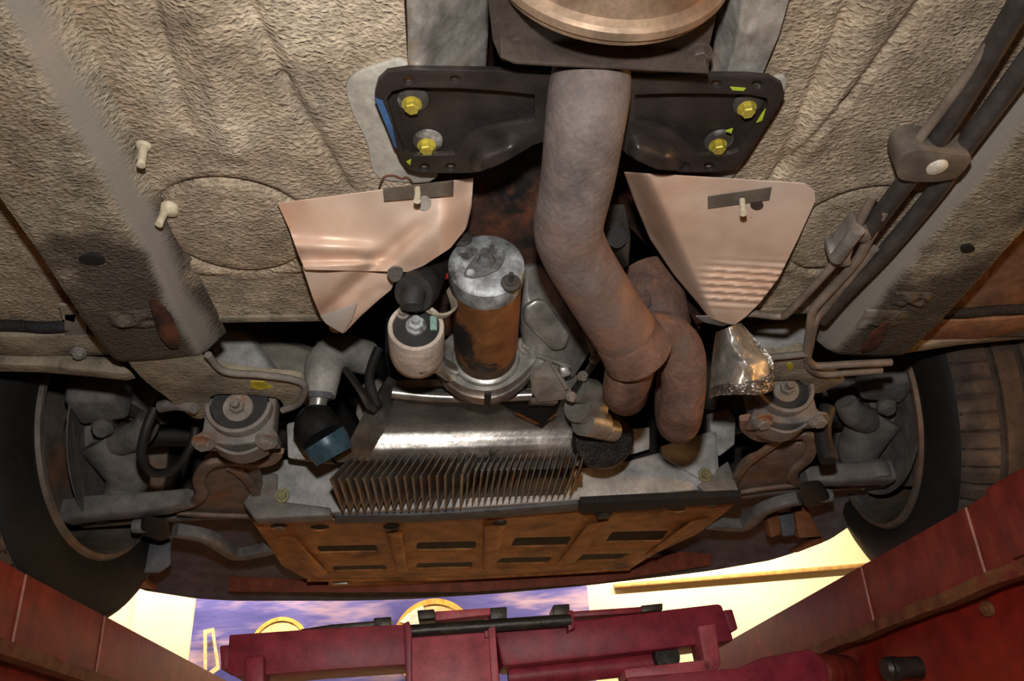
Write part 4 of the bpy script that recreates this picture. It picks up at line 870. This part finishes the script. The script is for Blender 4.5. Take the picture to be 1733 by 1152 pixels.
for x, y in ((478, 838), (1193, 803)):
    hexbolt(sf, pY(x, y, 1.2), (0, -1, -.3), .0075, .010, 'dull_zinc', stud=.003)
sfp('end_lug', [(410, 850), (446, 800), (470, 800), (468, 846), (560, 858), (560, 872), (430, 878)], 1.205, (0, .03, 0), 'steel_grey')
sfp('end_lug', [(1218, 790), (1232, 780), (1250, 830), (1200, 838), (1180, 822)], 1.205, (0, .03, 0), 'steel_grey')

# ================================================================== lower arms
def mirror_arm(side, label):
    s = side
    px0 = 403 if s < 0 else 1326; py0 = 688 if s < 0 else 657
    c0 = pY(px0, py0, .945)
    t = thing('control_arm', label, 'control arm', c0+Vector((0, .2, -.05)))
    dx = lambda v: v if s < 0 else -v
    def Q(x, z, y=0): return c0+Vector((-s*0+(x if s < 0 else -x), y, z))
    # clamp bracket (plane across the car)
    br = [(-.042, .016), (-.042, -.030), (-.050, -.036), (-.050, -.046), (-.022, -.048), (0, -.051), (.022, -.048), (.052, -.046), (.052, -.036), (.046, -.030), (.046, .016)]
    k = MB(); k.prism([br], lambda x, z: Q(x, z, .004), (0, .03, 0)); cl = k.build('clamp', 'steel_grey', t, bevel=.003, bseg=3)
    k = MB(); k.lathe([(0, 0), (.0345, 0), (.036, .004), (.036, .034), (0, .034)], Q(.003, .0, -.008), (0, 1, 0), 36); rb = k.build('bushing', 'bushing_rubber', t)
    k = MB(); k.prism([[(.003+.041*math.cos(a), .041*math.sin(a)) for a in [math.radians(180+180*i/24) for i in range(25)]]+[(.003+.036*math.cos(a), .036*math.sin(a)) for a in [math.radians(360-180*i/24) for i in range(25)]]],
        lambda x, z: Q(x, z, -.012), (0, .03, 0)); k.build('clamp_band', 'steel_grey', t, bevel=.001)
    bl = hexbolt(t, Q(.003, -.006, -.009), (0, -1, -.15), .0095, .012, 'bolt_steel', name='pivot_bolt', washer=2.0, stud=.01)
    for x in (-.037, .040): hexbolt(cl, Q(x, -.047, .0), (0, -.35, -1), .0095, .010, 'bolt_steel', name='clamp_bolt', washer=1.5)
    # saddle strap below the clamp
    k = MB(); k.sheet(lambda u, v: Q(lerp(-.026, .036, u), -.050-.012*math.sin(math.pi*u), .01+.03*v), 16, 4, (0, 0, .004)); k.build('saddle', 'steel_grey', t)
    return t, c0, Q
la, lc, LQ = mirror_arm(-1, 'grey pressed lower control arm reaching to the left wheel')
ra, rc, RQ = mirror_arm(1, 'grey pressed lower control arm reaching to the right wheel')
ZA = .432
def armparts(t, plate, edges, arm, m1, m2, weldpts):
    k = MB(); k.prism([sm2(plate, 3)], lambda x, y: pz(x, y, ZA), (0, 0, .012)); k.build('web_plate', 'arm_rust', t, bevel=.002)
    for e, r in edges:
        k = MB(); k.tube([pz(x, y, ZA-.006) for x, y in e], r, 14, 5, flat=.55); k.build('rolled_flange', 'arm_rust', t)
    k = MB(); k.tube([pz(x, y, ZA-.002) for x, y in arm], [.014, .018, .019, .020, .021], 18, 5, flat=.9); k.build('arm_tube', 'arm_dark', t)
    k = MB(); k.lathe([(0, 0), (.020, 0), (.022, .004), (.022, .022), (.017, .03), (0, .03)], pz(*weldpts, ZA-.016), (0, 0, 1), 24); k.build('ball_joint', 'arm_dark', t)
armparts(la, [(345, 784), (380, 778), (430, 780), (440, 800), (444, 850), (436, 872), (330, 874), (300, 860), (330, 838)],
         [([(470, 762), (462, 776), (440, 784), (400, 782), (366, 782), (346, 792), (336, 812), (342, 832), (330, 848), (300, 856)], .0085), ([(388, 790), (402, 796), (424, 818), (438, 848), (436, 872)], .007), ([(300, 868), (360, 872), (436, 874)], .006)],
         [(322, 842), (280, 850), (220, 856), (160, 860), (120, 866)], 0, 0, (128, 880))
armparts(ra, [(1290, 772), (1330, 756), (1372, 750), (1362, 790), (1340, 812), (1380, 828), (1240, 836), (1236, 820), (1260, 786)],
         [([(1262, 706), (1264, 724), (1290, 740), (1330, 738), (1362, 736), (1374, 748), (1366, 776), (1344, 796), (1342, 810), (1362, 822)], .0085), ([(1318, 744), (1300, 758), (1264, 784), (1244, 812), (1236, 832)], .007), ([(1240, 836), (1300, 826), (1370, 820)], .006)],
         [(1360, 806), (1400, 804), (1440, 802), (1480, 800), (1500, 800)], 0, 0, (1488, 812))
# cross tie from arm to subframe on each side
for t, a, e in ((la, (140, 886), (440, 868)), (ra, (1495, 818), (1240, 838))):
    k = MB(); k.tube([pz(*a, ZA+.004), pz((a[0]+e[0])/2, (a[1]+e[1])/2-2, ZA+.004), pz(*e, ZA+.004)], .010, 12, 4, flat=.6); k.build('brace', 'steel_grey', t)

# ================================================================== anti-roll bar
ar = thing('anti_roll_bar', 'cranked dark grey anti-roll bar ends beside the skid plate', 'anti-roll bar', (.1, 1.36, .39))
k = MB(); k.tube([pz(*q, .41) for q in ((296, 897), (345, 906), (375, 922), (398, 936), (425, 934), (470, 924))], .012, 14, 6, flat=.9); k.build('bar', 'arm_dark', ar)
k = MB(); k.tube([pz(*q, .41) for q in ((1352, 842), (1320, 850), (1290, 862), (1270, 880), (1252, 888), (1200, 884))], .012, 14, 6, flat=.9); k.build('bar', 'arm_dark', ar)
k = MB(); k.tube([pz(470, 924, .415), pz(600, 900, .43), pz(1000, 885, .43), pz(1200, 884, .415)], .011, 12, 5); k.build('bar', 'arm_dark', ar)
k = MB(); k.hull([pz(x, y, z) for x, y in ((240, 872), (285, 878), (290, 908), (272, 916), (236, 904)) for z in (.40, .43)]); k.build('end_bush', 'bushing_rubber', ar, bevel=.006, bseg=3)
k = MB(); k.hull([pz(x, y, z) for x, y in ((1355, 815), (1388, 812), (1406, 840), (1400, 852), (1366, 860), (1352, 838)) for z in (.40, .43)]); k.build('end_bush', 'bushing_rubber', ar, bevel=.006, bseg=3)
for q in ((226, 890), (1406, 838)):
    k = MB(); k.lathe([(0, 0), (.011, 0), (.012, .01), (.009, .03), (0, .03)], pz(*q, .41), (1 if q[0] < 800 else -1, 0, 0), 18); k.build('link_nut', 'arm_dark', ar)

# ================================================================== skid plate
sk = thing('skid_plate', 'rusty slotted steel skid plate below the radiator', 'skid plate', (.08, 1.45, .39))
def zs(x, y): return .402-.00006*(y-880)
outl = [(428, 884), (560, 880), (700, 876), (850, 868), (985, 860), (1100, 854), (1252, 847), (1205, 886), (1176, 906), (1110, 936), (1068, 962), (900, 972), (740, 978), (560, 984), (520, 980), (478, 958)]
def slot(x0, y0, x1, y1, sk_=0, r=4):
    p = rrect(x0, y0, x1, y1, r, 3); return [(x+sk_*((y-y0)/(y1-y0)), y-(x-x0)*.022) for x, y in p]
slots = [slot(536, 924, 636, 936, 4), slot(561, 958, 652, 967, 4), slot(706, 918, 806, 932, -2), slot(706, 953, 800, 963, -2), slot(872, 910, 968, 926, -8), slot(848, 944, 936, 955, -10), slot(1036, 900, 1132, 918, -12), slot(986, 938, 1068, 950, -22)]
holes = [circ(472, 891, 15, 6, 16), circ(541, 893, 17, 6, 16), circ(1146, 862, 15, 6, 16)]
k = MB(); k.prism([outl]+[q[::-1] for q in slots+holes], lambda x, y: pz(x, y, zs(x, y)), (0, 0, .004)); k.build('plate', 'skid_rust', sk, bevel=.0012)
def ribp(pts):
    k = MB(); k.hull([pz(x, y, zs(x, y)) for x, y in pts]+[pz(sum(p[0] for p in pts)/len(pts)*.35+x*.65, y*.9+.1*sum(p[1] for p in pts)/len(pts), zs(x, y)-.010) for x, y in pts]); k.build('pressed_rib', 'skid_rust', sk, bevel=.002)
ribp([(652, 900), (682, 898), (692, 968), (672, 970)]); ribp([(816, 888), (858, 886), (838, 964), (816, 966)]); ribp([(1000, 884), (1032, 880), (972, 952), (940, 956)]); ribp([(1180, 880), (1204, 876), (1116, 926), (1090, 940)]); ribp([(466, 908), (490, 906), (560, 972), (540, 978)])
k = MB(); k.tube([pz(x, y, .398) for x, y in ((520, 980), (740, 978), (900, 971), (1066, 961))], .005, 10, 4); k.build('folded_edge', 'skid_rust', sk)
k = MB(); k.prism([[(556, 984), (700, 984), (800, 974), (1000, 962), (1056, 957), (1054, 963), (900, 974), (760, 984), (640, 994), (556, 994)]], lambda x, y: pz(x, y, .405), (0, 0, .003)); k.build('lower_strip', 'skid_rust', sk)
for x, y in ((577, 986), (815, 974), (1030, 960)):
    k = MB(); k.box(pz(x, y, .400), (.03, .012, .006)); k.build('clip', 'alloy', sk, bevel=.001)
for x, y, r in ((663, 897, .016), (847, 890, .013), (1206, 856, .012)):
    k = MB(); k.lathe([(0, 0), (r*.5, 0), (r*.9, .004), (r, .008), (0, .008)], pz(x, y, zs(x, y)-.006), (0, 0, 1), 20); k.build('bolt_cup', 'greasy_steel', sk)
k = MB(); k.lathe([(0, 0), (.011, .001), (.016, .008), (.018, .02), (0, .02)], pz(1022, 876, zs(0, 876)-.012), (0, 0, 1), 20); k.build('rubber_buffer', 'black_rubber', sk)
hexbolt(sk, pz(472, 889, .406), (0, 0, -1), .006, .006, 'bolt_steel')
fo = MB(); fo.prism([[(982, 852), (1100, 846), (1256, 840), (1252, 852), (1100, 862), (986, 870), (978, 864)]], lambda x, y: pz(x, y, .393), (0, 0, .012)); tag(fo.build('foam_strip', 'foam_black', bevel=.002), 'black crumbly foam strip on the right half of the skid plate edge', 'foam strip')
fo = MB(); fo.prism([[(566, 872), (700, 872), (850, 863), (980, 852), (980, 864), (850, 876), (700, 884), (566, 886)]], lambda x, y: pz(x, y, .394), (0, 0, .010)); tag(fo.build('edge_strip', 'strip_grey', bevel=.002), 'grey rubber strip along the skid plate edge below the fins', 'rubber strip')

# ================================================================== bumper
bu = thing('front_bumper', 'dark grey plastic front bumper underside behind the skid plate', 'bumper', (.1, 1.9, .42))
low = [(205, 974), (243, 997), (333, 1011), (400, 1015), (600, 1015), (700, 1012), (840, 1003), (986, 990), (1133, 973), (1197, 965), (1300, 947), (1341, 934), (1400, 912), (1440, 885)]
LP = [pz(x, y, .425) for x, y in low]
def bfn(u, v):
    q = u*(len(LP)-1); i = min(int(q), len(LP)-2); p = LP[i].lerp(LP[i+1], q-i)
    if v < .25: t = v/.25; return p+Vector((0, .09-.09*t, .62*(1-t)**1.3))  # unseen front face, raised to keep light out of the engine bay
    if v < .35: t = (v-.25)/.1; return p+Vector((0, -.02*t, -.004*math.sin(math.pi*t)))
    t = (v-.35)/.65; return p+Vector((0, -.02-.33*t, .085*t**.8))
k = MB(); k.sheet(bfn, 60, 40, (0, .003, .004)); k.build('skin', 'bumper_plastic', bu, sharp=50)
k = MB(); k.prism([[(385, 974), (560, 982), (760, 984), (1000, 965), (1195, 924), (1208, 930), (1204, 956), (1010, 986), (800, 1001), (560, 1002), (386, 1000)]], lambda x, y: pY(x, y, 1.76), (0, .02, .004)); k.build('valance', 'valance_red', bu, bevel=.003)
for pts, m in (([(214, 982), (236, 978), (262, 998), (218, 992)], 'orange_primer'), ([(1340, 935), (1385, 908), (1396, 908), (1394, 918), (1350, 935)], 'orange_primer')):
    k = MB(); k.prism([pts], lambda x, y: pY(x, y, 1.48), (0, .02, .01)); k.build('wing_tab', m, bu, bevel=.002)
k = MB(); k.hull([pY(x, y, Y) for x, y in ((238, 915), (290, 910), (290, 955), (270, 970), (235, 970)) for Y in (1.46, 1.5)]); k.build('side_duct', 'bumper_plastic', bu, bevel=.006)
for pts in ([(1297, 868), (1318, 864), (1322, 904), (1306, 910)], [(1345, 862), (1366, 858), (1392, 908), (1352, 910)]):
    k = MB(); k.prism([pts], lambda x, y: pY(x, y, 1.42), (0, .02, .01)); k.build('stay', 'orange_primer', bu, bevel=.002)
k = MB(); k.prism([[(1318, 872), (1345, 868), (1346, 905), (1326, 908)]], lambda x, y: pY(x, y, 1.43), (0, .02, .01)); k.build('side_duct', 'bumper_plastic', bu, bevel=.002)
rp = MB(); rp.box((XC, 1.72, .75), (1.1, .05, .50)); tag(rp.build('radiator', 'dark_cavity', bevel=.01), 'dark radiator hidden behind the skid plate', 'radiator')
# ================================================================== wheels
def wheel(sg, label):
    cx = XC+sg*.672; C = Vector((cx, 1.28, .566)); steer = math.radians(-7)
    ax = Vector((sg*math.cos(steer), sg*math.sin(steer), 0))     # outward axis; rear edges lean to the left
    t = thing('road_wheel', label, 'wheel', (cx+sg*.1, 1.28, .257))
    R = .31; W = .20; NS = 180
    pr = [(.200, .000), (.206, -.006), (.225, -.012), (.255, -.012), (.282, -.004), (.295, .006)]
    k = MB(); k.lathe(pr+[(.295, W-.006), (.282, W+.004), (.25, W+.012), (.22, W+.012), (.20, W), (.19, W-.02), (.19, .02)], C, ax, 90, close=True); k.build('carcass', 'tyre_rubber', t, sharp=60)
    # tread ring with three grooves and shoulder sipes
    g = [(.283, .004, 0), (.2905, .012, 1), (.296, .022, 1), (.2985, .040, 1), (.2988, .052, 0), (.291, .053, 0), (.291, .062, 0), (.299, .063, 0), (.2995, .092, 0), (.291, .093, 0), (.291, .103, 0), (.2995, .104, 0), (.299, .137, 0), (.291, .138, 0), (.291, .147, 0), (.2988, .148, 0), (.2985, .16, 1), (.296, .178, 1), (.2905, .188, 1), (.283, .196, 0)]
    k = MB(); k.lathe([(r, h) for r, h, _ in g]+[(.27, .19), (.27, .01)], C, ax, NS*2, rfun=lambda i, q, r: r+.011-(.006 if i < len(g) and g[i][2] and q % 5 == 0 else 0), close=True); k.build('tread', 'tread_dust', t, sharp=30)
    k = MB(); k.lathe([(.203, .006), (.207, -.004), (.203, -.012), (.196, -.012), (.190, 0), (.186, .03), (.178, .06), (.176, .13), (.18, .16), (.186, .19), (.182, .19), (.172, .13), (.172, .05), (.184, .02), (.190, .006)], C, ax, 72, close=True); k.build('rim', 'rim_inner', t, sharp=40)
    k = MB(); k.lathe([(.0, .10), (.172, .115), (.172, .125), (0, .12)], C, ax, 60); k.build('spoke_disc', 'brake_dark', t)
    k = MB(); k.lathe([(.05, .045), (.135, .045), (.135, .067), (.05, .067)], C, ax, 60, close=True); k.build('brake_disc', 'rim_inner', t)
    return t, C, ax
wl_, CL, AL = wheel(-1, 'left front wheel with dark tyre seen from inside')
wr_, CR, AR = wheel(1, 'right front wheel showing its dusty tread blocks')
def knuckle(sg, C, label):
    t = thing('steering_knuckle', label, 'knuckle', C+Vector((-sg*.03, 0, -.14)))
    i = -sg
    def P(x, y, z): return C+Vector((i*x, y, z))
    k = MB(); k.lathe([(.0, -.02), (.05, -.018), (.06, 0), (.062, .03), (0, .03)], P(.0, 0, 0), (sg, -.12*1, 0), 32); k.build('hub_carrier', 'brake_dark', t)
    k = MB(); k.sheet(lambda u, v: (lambda a, r: P(-.012+.02*(r/.15)**2, -.012+r*math.cos(a), r*math.sin(a)))(math.radians(lerp(70, 400, u)), lerp(.05, .150, v)), 40, 8, (sg*.002, 0, 0)); k.build('dust_shield', 'brake_dark', t)
    k = MB(); k.hull([P(x, y, z) for x, y, z in ((.0, -.175, -.02), (.07, -.17, -.02), (.0, -.165, .10), (.07, -.16, .09), (.0, -.10, -.03), (.075, -.10, -.02), (.0, -.09, .10), (.07, -.10, .08), (.035, -.185, .04))]); k.build('caliper', 'brake_dark', t, bevel=.010, bseg=3)
    k = MB(); k.tube([P(.02, -.06, -.03), P(.05, -.02, -.07), P(.045, .0, -.10), P(.03, 0, -.13)], [.04, .036, .03, .026], 20, 5); k.build('lower_leg', 'brake_dark', t)
    k = MB(); k.tube([P(.02, .0, .05), P(.05, .0, .14), P(.08, .0, .26)], [.04, .03, .028], 20, 5); k.build('strut', 'brake_dark', t)
    k = MB(); k.tube([P(.03, -.05, -.04), P(.09, -.10, -.045), P(.11, -.12, -.03)], [.026, .022, .018], 18, 5); k.build('steering_lug', 'brake_dark', t)
    k = MB(); k.lathe([(0, 0), (.014, 0), (.016, .01), (.01, .02), (0, .02)], P(.05, -.13, -.04), (0, -.5, -1), 18); k.build('guide_pin', 'brake_dark', t)
    k = MB(); k.tube([P(.0, 0, 0), P(.10, .0, -.005), P(.22, .0, -.01), P(.34, -.02, -.02)], [.03, .018, .016, .03], 20, 5); k.build('drive_shaft', 'black_rubber', t)
    return t
kl = knuckle(-1, CL, 'dark grey steering knuckle and brake inside the left wheel')
kr = knuckle(1, CR, 'dark grey steering knuckle and brake inside the right wheel')
# brake hoses
h = MB(); h.tube([pd(262, 690, 1.2), pd(246, 730, 1.2), pd(240, 775, 1.22), pd(262, 800, 1.25), pd(300, 790, 1.28), pd(325, 750, 1.3), pd(335, 700, 1.3)], .0065, 14, 7); tag(h.build('brake_hose', 'black_rubber'), 'black brake hose looping down beside the left knuckle', 'hose')
h = MB(); h.tube([pd(272, 688, 1.14), pd(300, 684, 1.12), pd(330, 690, 1.1)], .008, 12, 4); tag(h.build('link_pin', 'steel_grey'), 'short grey pin poking out left of the left arm mount', 'pin')
h = MB(); h.tube([pd(1402, 780, 1.2), pd(1392, 730, 1.22), pd(1400, 690, 1.24)], .012, 14, 5); tag(h.build('brake_hose', 'black_rubber'), 'black brake hose standing beside the right knuckle', 'hose')

# ================================================================== brake and fuel lines on the right
ZT = .470
def line(pts, r, m, label, cat='pipe', grp='pipes along the right rail'):
    W = [pz(*q) if len(q) == 3 else pz(*q, ZT) for q in pts]
    if pts[0][1] < 0: W[0] = W[1]+(W[1]-W[2]).normalized()*1.0      # runs on towards the rear of the car
    k = MB(); k.tube(W, r, 14, 6); return tag(k.build('fuel_line', m), label, cat, grp)
line([(1478, 331, .468), (1439, 406, .468), (1408, 450, .468), (1338, 525, .47), (1318, 535, .475), (1263, 530, .48), (1225, 540, .485)], .0045, 'tube_light', 'slim grey pipe nearest the heat shield, bending left at its lower end')
line([(1500, 355, .466), (1470, 405, .466), (1443, 450, .466), (1386, 512, .466), (1374, 530, .464), (1369, 566, .46), (1365, 600, .457), (1372, 614, .455), (1386, 619, .454), (1440, 616, .452), (1508, 613, .452)], .0050, 'tube_light', 'grey pipe bending sharply to the right beside the arm mount')
line([(1480, 420, .469), (1398, 520, .469), (1380, 545, .466), (1370, 590, .460), (1366, 612, .458), (1374, 626, .457), (1396, 633, .456), (1440, 630, .455), (1492, 626, .455)], .0048, 'tube_light', 'lower grey pipe running parallel under the sharply bent one')
line([(1790, -90), (1704, 36), (1620, 150), (1536, 262)], .0045, 'tube_light', 'thin grey conduit left of the two black hoses')
line([(1800, -95), (1716, 24), (1640, 150), (1572, 257), (1525, 318), (1468, 394)], .0092, 'tube_dark', 'thick black hose running through the white button clip to the grey clip')
line([(1880, -80), (1733, 112), (1626, 257), (1588, 318), (1500, 424), (1430, 496), (1392, 540)], .0088, 'tube_dark', 'thick black hose along the right rail, outermost of the bundle')
cl = thing('pipe_clip', 'dark plastic pipe clip with a white round button', 'clip', pz(1584, 285, .45))
k = MB(); k.prism([sm2([(1530, 262), (1560, 254), (1620, 262), (1642, 264), (1640, 278), (1612, 304), (1546, 308), (1520, 300), (1520, 278)], 3)], lambda x, y: pz(x, y, .455), (0, 0, .03)); k.build('body', 'clip_plastic', cl, bevel=.004)
k = MB(); k.lathe([(0, 0), (.006, .0005), (.0088, .002), (.0092, .005), (0, .005)], pz(1588, 288, .451), (0, 0, 1), 24); k.build('button', 'white_plastic', cl)
cl = thing('pipe_clip', 'grey double pipe clip beside the right heat shield', 'clip', pz(1440, 420, .45))
k = MB(); k.prism([[(1436, 400), (1450, 384), (1470, 392), (1478, 404), (1464, 414), (1450, 410), (1440, 440), (1444, 450), (1424, 454), (1402, 440), (1404, 430), (1414, 428)]], lambda x, y: pz(x, y, .46), (0, 0, .022)); k.build('body', 'steel_grey', cl, bevel=.003)
k = MB(); k.tube([pz(1452, 388, .457), pz(1414, 438, .457)], .007, 12); k.build('sleeve', 'steel_grey', cl)
for o in bpy.data.objects:
    if '_o' in o: del o['_o']
